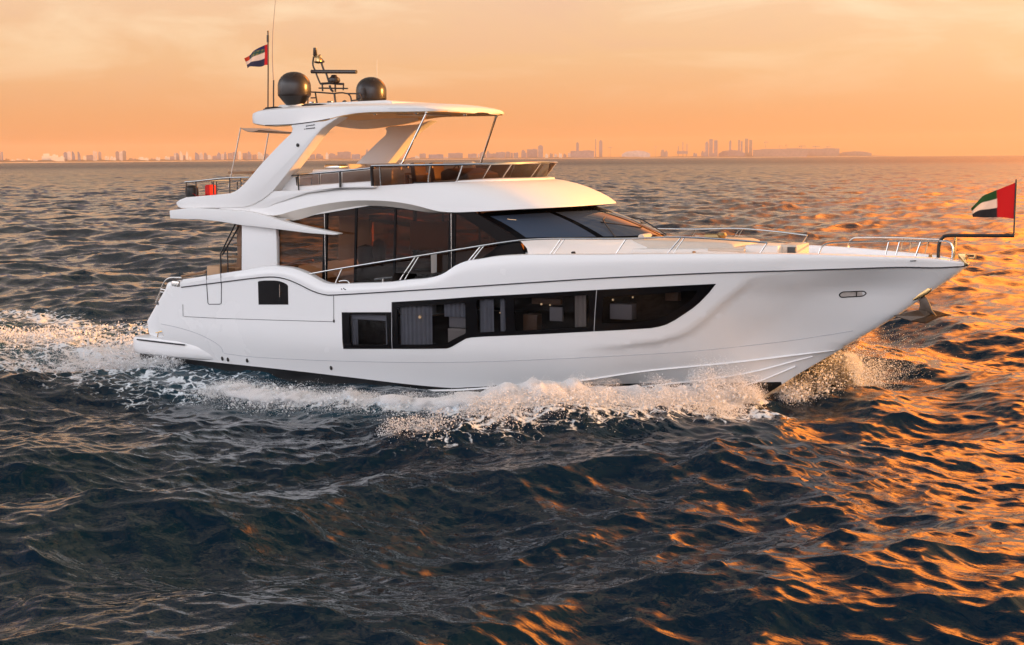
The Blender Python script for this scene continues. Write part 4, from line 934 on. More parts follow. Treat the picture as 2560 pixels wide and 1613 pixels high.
mb = MB(); mb.tube([flym(i, 0.0) for i in range(0, 2 * NF - 1, 2)], .013, sm=False, n=6); mb.build('screen_base_trim', MT['dark'], yacht)
# side rail from the arch forward to the screen
def yr(x): return -2.33
for sg in (-1, 1):
    tp = XZ([(716, 440), (760, 436), (850, 428), (937, 419.5)], -2.33); mb = MB(); mb.tube([(x, sg * 2.33, z) for x, z in tp], .03, n=8); mb.build('flybridge_side_rail', MT['steel'], yacht)
    for a0, a1, b0, b1, r_ in ((745, 434, 747, 476, .02), (798, 433, 799.5, 461, .014), (850, 429, 851, 469, .035), (716, 440, 686, 476, .016)):
        p, q = atY(a0, a1, -2.33), atY(b0, b1, -2.33); mb = MB(); mb.tube([(p.x, sg * 2.33, p.z), (q.x, sg * 2.33, q.z)], r_, n=6); mb.build('flybridge_rail_post', MT['dark'], yacht)
    for l in ([(750, 440), (796, 436), (797, 461), (750, 465)], [(802, 436), (846, 432), (847, 457), (802, 460)], [(856, 431), (933, 424), (934, 452), (856, 457)]):
        mb = MB(); mb.add([(x, sg * 2.32, z) for x, z in XZ(l, -2.32)], [(0, 1, 2, 3)]); mb.build('rail_screen', MT['smoke'], yacht)
    mb = MB(); mb.prism(XZ([(716, 446), (745, 441), (936, 449), (937, 470), (750, 478), (686, 480)], -2.26) if False else XZ([(716, 444), (743, 441), (743, 466), (937, 451), (937, 472), (750, 480), (684, 482)], -2.24), sg * 2.26, sg * 2.18); mb.build('flybridge_coaming', MT['white'], yacht, bevel=.01)
mb = MB(); p = atY(741, 442, -2.36); q = atY(742, 464, -2.36); mb.tube([(p.x, -2.36, p.z), (q.x, -2.36, q.z)], lambda t_: .012 + .035 * max(0, math.sin(math.pi * (t_ * 1.6 - .6))) if t_ > .375 else .03 * (1 - t_), n=8); mb.build('hanging_strap', MT['dark'], yacht)
mb = MB(); rows = []
for i in range(0, 2 * NF - 1, 2):
    p = flym(i, 0); rows.append([(p.x * .985 + .1, p.y * .97, p.z), (p.x * .985 + .1, p.y * .96, 5.2)])
mb.grid(rows); mb.build('flybridge_inner_lining', MT['deck'], yacht)
# flybridge aft rail
tp = Z1([(470, 445), (560, 440), (700, 424), (830, 412), (1000, 408)])
for sg in (-1, 1):
    mb = MB(); mb.tube([(x, sg * 2.42, z) for x, z in XZ(tp, -2.42)], .024); mb.build('aft_deck_rail', MT['steel'], yacht)
    for l in (Z1([(480, 452), (482, 564)]), Z1([(560, 445), (565, 560)]), Z1([(706, 440), (706, 548)]), Z1([(728, 440), (732, 546)]), Z1([(838, 412), (840, 538)]), Z1([(930, 412), (934, 490)])):
        mb = MB(); mb.tube([(x, sg * 2.42, z) for x, z in XZ(l, -2.42)], .019, n=6); mb.build('aft_rail_post', MT['dark'], yacht)
    for y0, y1 in ((463, 456), (478, 468)):
        mb = MB(); mb.tube([(x, sg * 2.42, z) for x, z in XZ([(545, y0 - 2), (605, y1 - 4)], -2.42)], .013, n=6); mb.build('aft_rail_wire', MT['steel'], yacht)
a = XZ(tp, -2.42)[0]; mb = MB(); mb.tube([(a[0], y, a[1]) for y in np.linspace(-2.42, 2.42, 5)], .024); mb.build('aft_deck_rail', MT['steel'], yacht)
for y in (-1.2, 0, 1.2):
    mb = MB(); mb.tube([(a[0], y, a[1]), (a[0], y, 4.9)], .019, n=6); mb.build('aft_rail_post', MT['dark'], yacht)

# ------------------------------------------------------------ flybridge fittings
mb = MB(); mb.prism([(5.2, 5.2), (5.2, 6.12), (5.45, 6.18), (5.6, 5.72), (9.2, 5.72), (9.2, 5.2)], 1.0, 2.15); sf = mb.build('flybridge_sofa', MT['beige'], yacht, bevel=.07)
mb = MB(); mb.prism([(5.2, 5.2), (5.2, 6.16), (9.3, 6.22), (9.3, 5.2)], 1.95, 2.2); mb.build('sofa_back', MT['beige'], sf, bevel=.08)
mb = MB(); mb.prism([(6.3, 5.2), (6.3, 6.02), (9.0, 6.06), (9.0, 5.2)], -2.05, -1.35); wbar = mb.build('wet_bar', MT['deck'], yacht, bevel=.05)
mb = MB(); mb.box((6.9, -1.7, 6.08), (.55, .5, .16)); mb.build('sink_cover', MT['steel'], wbar, bevel=.06)
mb = MB(); mb.box((7.7, .8, 5.86), (1.5, .9, .06)); mb.lathe([(.06, .62), (.06, .05), (.3, .02), (.3, 0)], (7.7, .8, 5.22), 14); mb.build('flybridge_table', MT['teak'], yacht, bevel=.01)
for y in (-1.35, -.35):
    mb = MB(); mb.box((9.75, y, 5.55), (.6, .62, .16)); mb.prism([(9.42, 5.5), (9.34, 6.18), (9.47, 6.2), (9.58, 5.5)], y - .3, y + .3); mb.lathe([(.07, .3), (.07, .05), (.22, .02), (.22, 0)], (9.75, y, 5.2), 12); mb.build('flybridge_helm_seat', MT['brown'], yacht, bevel=.05)
mb = MB(); mb.prism([(10.5, 5.2), (10.45, 5.95), (10.7, 6.05), (11.3, 5.9), (11.5, 5.2)], -1.9, -.1); hc = mb.build('helm_console', MT['brown'], yacht, bevel=.06)
mb = MB(); mb.tube([(10.42 + .05 * math.cos(t_), -1.0 + .19 * math.sin(t_), 5.92 + .19 * math.cos(t_)) for t_ in np.linspace(0, 2 * math.pi, 25)], .014, n=6, sm=False); mb.build('steering_wheel', MT['dark'], hc)
mb = MB(); mb.box((11.2, 1.0, 5.5), (1.5, 1.7, .5)); mb.build('sun_lounge', MT['brown'], yacht, bevel=.1)
for i, (x, y, h) in enumerate(((9.2, -1.9, .20), (9.45, -1.95, .12), (10.2, -1.9, .1))):
    mb = MB(); mb.lathe([(0, h), (.035, h), (.04, .0)], (x, y, 6.0 if i < 1 else 6.05), 10); mb.build('bar_fitting', MT['steel'], yacht)
A, B = atY(594, 429, .6), atY(644, 437, .6); mb = MB(); mb.box(((A.x + B.x) / 2 + .1, .6, A.z - .03), (.95, 1.0, .07)); mb.lathe([(.05, .7), (.05, .03), (.25, .02), (.25, 0)], ((A.x + B.x) / 2, .6, 4.95), 12); mb.build('aft_deck_table', MT['teak'], yacht, bevel=.01)
mb = MB(); mb.box((3.2, 1.4, 5.12), (2.2, 1.1, .5)); mb.build('aft_deck_locker', MT['deck'], yacht, bevel=.06)
# loose things on the aft flybridge deck
def put(name, mb, m_, label, cat, group=None, **k): o = mb.build(name, m_, None, **k); return tag(o, label, cat, group)
c_ = atY(480, 483, -2.1); mb = MB(); mb.lathe([(0, .26), (.13, .25), (.19, .18), (.2, .02), (.17, -.12), (0, -.14)], (c_.x, c_.y, c_.z - .02), 16)
put('grill', mb, MT['dark'], 'round black covered grill in the aft corner of the flybridge deck', 'grill')
c_ = atY(500, 480, -2.0); mb = MB(); mb.box((c_.x + .1, c_.y, 5.02), (.55, .4, .34)); put('deck_box', mb, MT['dark'], 'low black deck box under the red cloth beside the grill', 'box', bevel=.03)
c_ = atY(503, 471, -2.0); mb = MB(); rows = []
for i in range(14):
    u = i / 13; rows.append([(c_.x - .3 + .62 * u, c_.y + (v - .5) * .5, 5.27 + .05 * math.sin(7 * u + 3 * v) + .03 * math.sin(13 * v + 5 * u) - .10 * abs(u - .5)) for v in np.linspace(0, 1, 12)])
mb.grid(rows); put('towel', mb, MT['red'], 'crumpled red cloth lying over the black deck box', 'towel', ang=180)
c_ = atY(526, 466, -1.9); mb = MB(); mb.box((c_.x, c_.y, 5.40), (.20, .34, .36)); put('cushion', mb, MT['red'], 'upright red cushion standing at the aft rail posts', 'cushion', bevel=.06)

# ------------------------------------------------------------ satellite domes, radar mast, whips
for (cx_, cy_, r_, h, lab) in ((5.50, -1.7, .475, .93, 'bronze satellite dome nearest the camera, left of the radar mast'), (5.88, 1.7, .47, .93, 'bronze satellite dome on the far side, right of the radar mast')):
    zb_ = 7.86
    mb = MB(); mb.lathe([(0, .95), (r_ * .2, .943), (r_ * .42, .917), (r_ * .62, .868), (r_ * .79, .795), (r_ * .91, .71), (r_ * .975, .625), (r_, .55), (r_, .30), (r_ * .985, .27), (r_ * .96, .25)], (cx_, cy_, zb_), 40)
    root = empty('satellite_dome', (0, 0, 0)); tag(root, lab, 'antenna dome', 'satellite domes on the hardtop'); mb.build('dome', MT['bronze'], root, ang=60)
    mb = MB(); mb.lathe([(r_ * .95, .25), (r_ * .55, .02), (r_ * .5, .0), (0, 0)], (cx_, cy_, zb_), 40); mb.build('dome_skirt', MT['dark'], root)
    mb = MB(); mb.lathe([(r_ * .42, .12), (r_ * .40, -.02), (r_ * .5, -.05)], (cx_ + .08, cy_, zb_), 24); mb.build('dome_base', MT['soffit'], root)
Z3 = lambda l: [(580 + u / 3.44, 40 + v / 3.44) for u, v in l]
Z9 = lambda l: [(680 + u / 7.983, 90 + v / 7.983) for u, v in l]
mast = empty('radar_mast', (0, 0, 0)); tag(mast, 'slim bronze mast with radar bar and lights between the two domes', 'radar mast')
def mt(name, l, r_, y=0.0, m_='dark', Z=Z9, dy=0, sm=True, par=mast):
    pts = [atY(a, b, y) for a, b in Z(l)]; mb = MB()
    mb.tube([(p.x, p.y + dy * i / max(1, len(pts) - 1), p.z) for i, p in enumerate(pts)], r_, sm=sm); return mb.build(name, MT[m_], par)
for y in (-.22, .22):
    mt('mast_frame', [(785, 1120), (900, 1125), (1240, 1150), (1260, 1145), (1400, 1135), (1500, 1150), (1700, 1155), (1750, 1180), (1790, 1290), (1815, 1370)], .022, y * 3)
    mt('mast_leg', [(865, 1130), (885, 1250), (905, 1370)], .024, y * 3); mt('mast_leg', [(1245, 1150), (1262, 1280), (1275, 1390)], .032, y * 3); mt('mast_leg', [(1520, 1155), (1570, 1220), (1600, 1385)], .024, y * 3)
mt('mast_leg', [(720, 1250), (712, 1380)], .018, -.7); mt('frame_rung', [(775, 1237), (865, 1235)], .02, -.66); mt('frame_rung', [(1590, 1290), (1760, 1275)], .02, -.66)
for y in (-.10, .10):
    mt('mast_post', [(830, 430), (815, 540), (825, 610), (860, 690), (900, 800), (965, 950), (1000, 960), (1012, 1105)], .026, y)
    mt('mast_post', [(985, 540), (1035, 680), (1085, 760), (1130, 900), (1160, 950)], .03, y)
mt('spreader', [(985, 955), (1150, 945), (1300, 955), (1430, 960)], .035, 0, 'bronze'); mt('spreader', [(935, 1042), (1200, 1045), (1515, 1050)], .022, 0)
mt('spreader_end', [(1430, 945), (1420, 1085)], .022, 0, 'bronze'); mt('mast_post', [(1262, 960), (1265, 1120)], .028, 0, 'bronze'); mt('mast_bracket', [(1150, 990), (1180, 1070), (1220, 1110)], .035, 0, 'dark')
a, b_ = atY(680 + 790 / 7.983, 90 + 712 / 7.983, -.1), atY(680 + 1685 / 7.983, 90 + 718 / 7.983, -.1)
mb = MB(); mb.tube([a, a.lerp(b_, .5), b_], .058, n=10); rb = mb.build('radar_bar', MT['bronze'], mast)
p = atY(680 + 1240 / 7.983, 90 + 860 / 7.983, 0); mb = MB(); mb.lathe([(0, .13), (.08, .12), (.10, .07), (.17, .02), (.185, -.05), (.15, -.11), (0, -.13)], tuple(p), 20); mb.build('radar_motor', MT['bronze'], mast)
p = atY(680 + 860 / 7.983, 90 + 320 / 7.983, 0); mb = MB(); mb.lathe([(0, .13), (.055, .12), (.065, -.09), (.05, -.12), (0, -.12)], tuple(p), 14); mb.build('mast_light', MT['bronze'], mast)
p = atY(680 + 930 / 7.983, 90 + 470 / 7.983, 0); mb = MB(); mb.lathe([(0, .10), (.05, .09), (.085, .03), (.09, -.06), (.04, -.09), (0, -.09)], tuple(p), 14); mb.build('horn', MT['brass'], mast)
mt('light_bracket', [(820, 415), (900, 420), (960, 380), (985, 450), (1040, 515)], .02, 0, 'brass'); mt('light_bracket', [(850, 520), (930, 535), (1040, 515)], .026, 0, 'bronze'); mt('light_bracket', [(910, 360), (945, 450), (1010, 560)], .02, .05, 'brass')
p = atY(862, 258, -.5); mb = MB(); mb.lathe([(0, .09), (.07, .06), (.08, 0), (.07, -.05), (0, -.06)], tuple(p), 14); mb.build('deck_speaker', MT['dark'], mast)
for k, (a, b_) in enumerate(((780, 250.5), (825, 249.5))):
    p = atY(a, b_ + 3, -.9); mb = MB(); mb.box((p.x, p.y, 7.96), (.18, .06, .05)); mb.build('mast_cleat', MT['steel'], mast, bevel=.01)
def whip(name, lower, upper, y, lab, r0_, r1_, m_):
    root = empty(name, (0, 0, 0)); tag(root, lab, 'antenna', 'whip aerials on the hardtop')
    if lower: mb = MB(); mb.tube([atY(a, b, y) for a, b in lower], .022); mb.build('aerial_base', MT['dark'], root)
    mb = MB(); mb.tube([atY(a, b, y) for a, b in upper], lambda t_: r0_ + (r1_ - r0_) * t_, n=6); mb.build('aerial_rod', m_, root)
Zf = lambda l: [(580 + u / 5.414, v / 5.414) for u, v in l]
rod_m = material('aerial_fibre', (.35, .25, .2), .5)
whip('whip_aerial', Zf([(563, 1455), (562, 1250), (564, 1085)]), Zf([(560, 1080), (550, 850), (548, 600), (556, 400), (572, 200), (592, -40)]), -1.5, 'tall thin whip aerial rising past the flag staff out of the picture', .014, .007, rod_m)
whip('whip_aerial', None, Z3([(1247, 740), (1247, 500), (1247, 375)]), 1.75, 'short pale whip aerial behind the far satellite dome', .012, .006, material('pale_fibre', (.7, .6, .45), .5))

# ------------------------------------------------------------ flags
def flag_mat(name, cols_):
    m_ = bpy.data.materials.new(name); m_.use_nodes = True; t_ = m_.node_tree; b_ = t_.nodes['Principled BSDF']; b_.inputs['Roughness'].default_value = .8
    at = t_.nodes.new('ShaderNodeVertexColor'); at.layer_name = 'cloth_colour'; t_.links.new(at.outputs[0], b_.inputs['Base Color'])
    tl = t_.nodes.new('ShaderNodeBsdfTranslucent'); t_.links.new(at.outputs[0], tl.inputs[0]); mx = t_.nodes.new('ShaderNodeMixShader'); mx.inputs[0].default_value = .3
    t_.links.new(b_.outputs[0], mx.inputs[1]); t_.links.new(tl.outputs[0], mx.inputs[2]); t_.links.new(mx.outputs[0], t_.nodes['Material Output'].inputs[0]); return m_
FLAGM = flag_mat('printed_flag_cloth', None)
def flag(name, lab, pole, cloth_top, cloth_bot, y, colour, ripple, pole_r, yoff=0.3):
    """cloth_top / cloth_bot: edge points from the hoist to the fly; colour(u, v) gives the dye"""
    root = empty(name, (0, 0, 0)); tag(root, lab, 'flag', 'national flags on the yacht')
    mb = MB(); mb.tube([atY(a, b, y) for a, b in pole], pole_r, n=8, sm=False); mb.build('flag_staff', MT['dark'], root)
    tp_ = crom([atY(a, b, y) for a, b in cloth_top], 10); bt_ = crom([atY(a, b, y) for a, b in cloth_bot], 10); n = 44; rows = []
    for j in range(31):
        v = j / 30; r_ = []
        for i in range(n + 1):
            u = i / n; a = tp_[min(len(tp_) - 1, int(u * (len(tp_) - 1)))].lerp(tp_[min(len(tp_) - 1, int(u * (len(tp_) - 1)) + 1)], u * (len(tp_) - 1) % 1)
            b_ = bt_[min(len(bt_) - 1, int(u * (len(bt_) - 1)))].lerp(bt_[min(len(bt_) - 1, int(u * (len(bt_) - 1)) + 1)], u * (len(bt_) - 1) % 1)
            p = a.lerp(b_, v); w = ripple * u ** .7
            r_.append((p.x, p.y + yoff * u + w * math.sin(9.5 * u - 2.2 * v + .6), p.z + .012 * math.sin(11 * u) * u))
        rows.append(r_)
    mb = MB(); mb.grid(rows); o = mb.build('flag_cloth', FLAGM, root, ang=180)
    ca = o.data.color_attributes.new('cloth_colour', 'FLOAT_COLOR', 'POINT'); k = 0
    for j in range(31):
        for i in range(n + 1): ca.data[k].color = (*colour(i / n, j / 30), 1); k += 1
RED, GRN, WHT, BLK = (.40, .003, .003), (.01, .06, .012), (.64, .57, .52), (.012, .010, .014)
def uae(u, v, hoist=.27):
    if u < hoist: return RED
    return GRN if v < .333 else WHT if v < .666 else BLK
Z8 = lambda l: [(1800 + u / 3.1605, 420 + v / 3.1605) for u, v in l]
flag('ensign', 'red, green, white and black flag on the staff over the bow', Z8([(2322, 535), (2342, 90)]), Z8([(2334, 116), (2225, 160), (2130, 195), (2070, 222), (2010, 280), (1968, 318)]), Z8([(2322, 402), (2225, 392), (2130, 392), (2050, 393), (2000, 393), (1976, 388)]), 0.0, lambda u, v: uae(u, v, .29), .05, .022)
def worn(u, v):
    c = uae(u, v, .24)
    if c == GRN or (v < .36 and u >= .24):
        q = math.sin(31 * u + 9 * v) * math.sin(17 * u - 21 * v)
        c = (.015, .02, .09) if v < .14 + .05 * math.sin(9 * u) else ((.02, .07, .06) if q > -.2 else (.16, .16, .06))
        if u > .84: c = (.5, .05, .02)
    elif c == BLK: c = (.022, .022, .06)
    return c
flag('ensign', 'worn small flag with red hoist flying from the hardtop staff', Zf([(487, 1470), (490, 900), (487, 430)]), Zf([(495, 596), (440, 606), (340, 645), (240, 695), (170, 745), (103, 778)]), Zf([(494, 880), (430, 882), (360, 898), (270, 900), (180, 902), (120, 910)]), -1.25, worn, .06, .02, .25)
p = atY(670, 79, -1.25)
fs = [o for o in bpy.data.objects if o.name.startswith('ensign')][-1]
mb = MB(); mb.lathe([(0, .03), (.02, .02), (.03, 0), (.02, -.02), (0, -.03)], tuple(p), 10); mb.build('finial', MT['brass'], fs)
mb = MB(); mb.tube([atY(669.6, 88, -1.25), atY(669.6, 106, -1.25)], .035, n=8); mb.build('furled_pennant', MT['dark'], fs)
mb = MB(); p = atY(670, 270, -1.25); mb.box((p.x, p.y, 7.76), (.26, .16, .08)); mb.build('staff_foot', MT['dark'], fs, bevel=.02)

# ------------------------------------------------------------ bow rails (both sides), pulpit, anchor gear
def brail(pts, r_=.022): return pts
def yside(x, z): return -(beam0(min(x, 23.6), 3.75) - .17)
def onrail(px, py):
    Y = -2.5
    for _ in range(30): p = atY(px, py, Y); Y = .5 * Y + .5 * (-(beam0(min(p.x, 23.7), 3.72) - .12))
    return p
near1 = [onrail(a, b) for a, b in [(769, 686), (860, 670), (950, 655.5), (1041, 641), (1201, 615), (1274, 604), (1320, 599.5), (1400, 597), (1563, 597), (1690, 593), (1800, 598), (1918, 607)]]
near2 = [onrail(a, b) for a, b in [(2047, 636), (2052, 622), (2060, 613), (2078, 607.5), (2140, 605), (2227, 603), (2300, 603), (2346, 602)]]
posts = [((855, 672), (838, 710), .018), ((1038, 643), (1000, 700), .018), ((1047, 641.5), (1012, 699), .014), ((1201, 617), (1157, 670), .018), ((1210, 615), (1172, 662), .014), ((1402, 599), (1375, 637), .018), ((1411, 599), (1384, 637), .014),
         ((1565, 598), (1541, 634), .018), ((1702, 595), (1669, 634), .018), ((1711, 595), (1684, 634), .014), ((1918, 607), (1900, 634), .018), ((2222, 604), (2214, 637), .018), ((2249, 604), (2240, 638), .018), ((2302, 604), (2289, 640), .022)]
for sg in (1, -1):
    f = lambda p: (p.x, sg * p.y, p.z)
    mb = MB(); mb.tube([f(p) for p in near1], .025); mb.build('bow_rail', MT['steel'], yacht)
    mb = MB(); mb.tube([f(p) for p in near2], .025); mb.build('bow_rail', MT['steel'], yacht)
    for a, b_, r_ in posts:
        p, q = onrail(*a), onrail(*b_); mb = MB(); mb.tube([f(p), f(q)], r_, n=6); mb.build('bow_rail_stanchion', MT['steel'], yacht)
    if sg == -1:
        mb = MB(); mb.tube([f(Vector((p.x, p.y, p.z - .2))) for p in near1[8:]], .012, n=6); mb.build('lower_rail', MT['steel'], yacht)
    mb = MB(); p, q = onrail(900, 697), onrail(900, 705); mb.tube([f(onrail(848, 704)), f(onrail(856, 702)), f(onrail(868, 702.5)), f(onrail(875, 709))], .02); mb.build('gate_handle', MT['steel'], yacht)
    a, b_ = onrail(936, 698.5), onrail(980, 694); mb = MB(); mb.tube([f(a), f(b_)], .022, n=6); p, q = onrail(958, 697), onrail(957, 706); mb.tube([f(p), f(q)], .022, n=6); mb.build('mooring_cleat', MT['steel'], yacht, bevel=0)
mb = MB(); mb.tube([atY(a, b, 0) for a, b in Z8([(1725, 722), (1727, 650), (1735, 590), (1760, 552), (1800, 536), (2000, 535), (2325, 536)])], .042, n=10); pul = mb.build('pulpit_bar', MT['dark'], yacht)
mb = MB(); mb.tube([atY(a, b, 0.05) for a, b in Z8([(1860, 545), (1855, 640), (1845, 738)])], .034, n=8); mb.build('pulpit_post', MT['brass'], yacht)
mb = MB(); mb.tube([atY(a, b, -0.05) for a, b in Z8([(1735, 578), (1790, 580), (1825, 600), (1838, 650), (1833, 738)])], .028, n=8); mb.build('pulpit_hoop', MT['steel'], yacht)
# bow roller
q = [(2280 + u / 12.04, 600 + v / 12.04) for u, v in [(1410, 385), (1640, 390), (1650, 560), (1640, 640), (1730, 690), (1735, 760), (1640, 790), (1560, 740), (1480, 660), (1515, 600), (1480, 570), (1410, 540), (1400, 440)]]
mb = MB(); mb.prism(XZ(q, 0), -.11, .11); br = mb.build('bow_roller', MT['brass'], yacht, bevel=.02)
q = [(2280 + u / 12.04, 600 + v / 12.04) for u, v in [(1640, 410), (1930, 420), (1915, 570), (1720, 570), (1700, 520), (1870, 530), (1880, 460), (1640, 450)]]
mb = MB(); mb.prism(XZ(q, 0), -.09, .09); mb.build('roller_fork', MT['brass'], br, bevel=.008)
# anchor hanging at the stem
Z0 = lambda l: [(2200 + u / 5.4167, 560 + v / 5.4167) for u, v in l]
mb = MB(); mb.prism(XZ(Z0([(450, 1020), (520, 960), (570, 890), (640, 850), (715, 865), (700, 910), (650, 950), (590, 985), (520, 1015), (470, 1035)]), 0), -.16, .16); mb.build('anchor_pocket', MT['brass'], yacht, bevel=.04)
anch = empty('anchor', (0, 0, 0)); tag(anch, 'steel plough anchor hanging under the bow at the stem', 'anchor')
mb = MB(); mb.prism(XZ(Z0([(520, 1010), (600, 970), (640, 1010), (680, 1090), (710, 1170), (770, 1250), (700, 1210), (620, 1170), (520, 1175), (540, 1120), (540, 1060)]), 0), -.05, .05); mb.build('anchor_shank', MT['anchor'], anch, bevel=.015)
fl = {k: atY(2200 + u / 5.4167, 560 + v / 5.4167, y) for k, (u, v, y) in dict(lt=(180, 1242, -.45), ml=(520, 1165, -.05), mc=(640, 1140, 0), mr=(770, 1178, .1), rt=(950, 1228, .5), rr=(780, 1252, .12), bt=(610, 1337, -.12), bl=(420, 1310, -.3)).items()}
vs = [fl[k] for k in ('lt', 'ml', 'mc', 'mr', 'rt', 'rr', 'bt', 'bl')]; ctr = (fl['mc'] + fl['bt']) / 2 + Vector((0, -.08, -.02))
mb = MB(); mb.add(vs + [ctr] + [v + Vector((.02, .07, -.03)) for v in vs] + [ctr + Vector((.02, .07, -.03))], [(i, (i + 1) % 8, 8) for i in range(8)] + [(9 + (i + 1) % 8, 9 + i, 17) for i in range(8)] + [(i, i + 9, (i + 1) % 8 + 9, (i + 1) % 8) for i in range(8)])
mb.build('anchor_fluke', MT['anchor'], anch, ang=20)

# ------------------------------------------------------------ foredeck lounge
def bx(name, px0, px1, py0, py1, y0, y1, m_, bev=.05, par=yacht, zb_=None):
    A, B = atY(px0, py0, y0), atY(px1, py1, y0); mb = MB(); z0 = B.z if zb_ is None else zb_; mb.box(((A.x + B.x) / 2, (y0 + y1) / 2, (A.z + z0) / 2), (B.x - A.x, abs(y1 - y0), A.z - z0)); return mb.build(name, MT[m_], par, bevel=bev)
mb = MB(); mb.prism(XZ([(1428, 600), (1472, 600), (1500, 613), (1528, 632), (1526, 650), (1428, 650)], -1.35), -1.4, 1.4); mb.build('foredeck_sofa', MT['beige'], yacht, bevel=.06)
bx('side_seat', 1352, 1452, 612, 640, -1.75, -1.35, 'beige')
mb = MB(); mb.prism(XZ([(1545, 596), (1600, 599), (1720, 603), (1818, 606), (1840, 612), (1840, 650), (1545, 650)], -1.0), -1.1, 1.1); sp = mb.build('sun_pad', MT['beige'], yacht, bevel=.09)
mb = MB(); mb.prism(XZ([(1560, 622), (1845, 622), (1860, 650), (1560, 650)], -1.3), -1.35, 1.35); mb.build('sun_pad_base', MT['deck'], yacht, bevel=.04)
for y in (-.7, .1, .8):
    a = atY(1640, 596, y); mb = MB(); mb.tube([(a.x - .3, y - .28, a.z + .03), (a.x - .3, y + .28, a.z + .03)], .09, n=12); mb.build('bolster', MT['beige'], sp, bevel=.03)
c_ = atY(1805, 596, 0.2); mb = MB(); mb.lathe([(0, .16), (.10, .15), (.14, .08), (.08, .0), (.12, -.15)], tuple(c_), 14); mb.build('windlass', MT['brass'], yacht); mb = MB(); mb.tube([(c_.x - .45, c_.y, c_.z + .02), (c_.x, c_.y, c_.z + .03)], .09); mb.build('windlass_motor', MT['brass'], yacht)
bx('deck_hatch', 1862, 1945, 613, 634, -.9, .2, 'deck', .04, zb_=3.4); bx('deck_locker', 1946, 1992, 612, 634, -.6, .5, 'beige', .03, zb_=3.4); bx('locker_vent', 1968, 1988, 618, 634, -.66, -.4, 'dark', .01, zb_=3.5)
c_ = atY(1795, 626, -1.3); mb = MB(); mb.tube([(c_.x - .25, -1.3, c_.z), (c_.x + .7, -1.3, c_.z)], .06, n=10); mb.build('rolled_cover', MT['beige'], yacht)
for px in (1735, 2326):
    c_ = atY(px, 634 if px < 2000 else 640, -1.6 if px < 2000 else -.2); mb = MB(); mb.lathe([(0, .06), (.05, .05), (.04, 0), (.06, -.04)], tuple(c_), 10); mb.build('deck_fitting', MT['brass'], yacht)
# ------------------------------------------------------------ whitewater thrown up by the hull
def sea_h(x, y):
    a = tile_sample(T1, x, y)[0]; c = tile_sample(T3, x * .8 + y * .6, -x * .6 + y * .8)[0]; w, f, _ = wake(x, y)
    return (a * (1 - .6 * np.clip(f, 0, 1)) + c + swell(x, y) + w)
def ico():
    bm = bmesh.new(); bmesh.ops.create_icosphere(bm, subdivisions=1, radius=1.0); v = np.array([p.co[:] for p in bm.verts]); f = np.array([[q.index for q in a.verts] for a in bm.faces]); bm.free(); return v, f
OCT_V = np.array([(1, 0, 0), (-1, 0, 0), (0, 1, 0), (0, -1, 0), (0, 0, 1), (0, 0, -1)], float)
OCT_F = np.array([(0, 2, 4), (2, 1, 4), (1, 3, 4), (3, 0, 4), (2, 0, 5), (1, 2, 5), (3, 1, 5), (0, 3, 5)])
ICO_V, ICO_F = ico()
def scatter_mesh(name, sets, mats):
    """sets: (base verts, base faces, centres, radii, stretch, roughness, material slot)"""
    VS, FS, MS_ = [], [], []; off = 0
    for bv, bf, c, r, st_, rough_, mi in sets:
        n = len(c)
        if not n: continue
        q = rng.normal(size=(n, 4)); q /= np.linalg.norm(q, axis=1)[:, None]; w, x, y, z = q.T
        Rm = np.stack([1 - 2 * (y * y + z * z), 2 * (x * y - z * w), 2 * (x * z + y * w), 2 * (x * y + z * w), 1 - 2 * (x * x + z * z), 2 * (y * z - x * w), 2 * (x * z - y * w), 2 * (y * z + x * w), 1 - 2 * (x * x + y * y)], -1).reshape(n, 3, 3)
        sc = np.exp(rng.normal(size=(n, 1, 3)) * st_)
        rad = 1 + rough_ * rng.normal(size=(n, len(bv), 1))
        P_ = np.einsum('nij,nkj->nki', Rm, bv[None] * rad * sc) * r[:, None, None] + c[:, None, :]
        VS.append(P_.reshape(-1, 3)); FS.append((bf[None] + (np.arange(n) * len(bv))[:, None, None]).reshape(-1, 3) + off); MS_.append(np.full(n * len(bf), mi)); off += n * len(bv)
    V = np.concatenate(VS).astype(np.float32); F_ = np.concatenate(FS).astype(np.int32); Mi = np.concatenate(MS_).astype(np.int32)
    me = bpy.data.meshes.new(name); me.vertices.add(len(V)); me.vertices.foreach_set('co', V.ravel()); me.loops.add(F_.size); me.loops.foreach_set('vertex_index', F_.ravel())
    me.polygons.add(len(F_)); me.polygons.foreach_set('loop_start', np.arange(len(F_), dtype=np.int32) * 3); me.update(calc_edges=True)
    for m_ in mats: me.materials.append(m_)
    me.polygons.foreach_set('material_index', Mi); me.shade_smooth(); return me
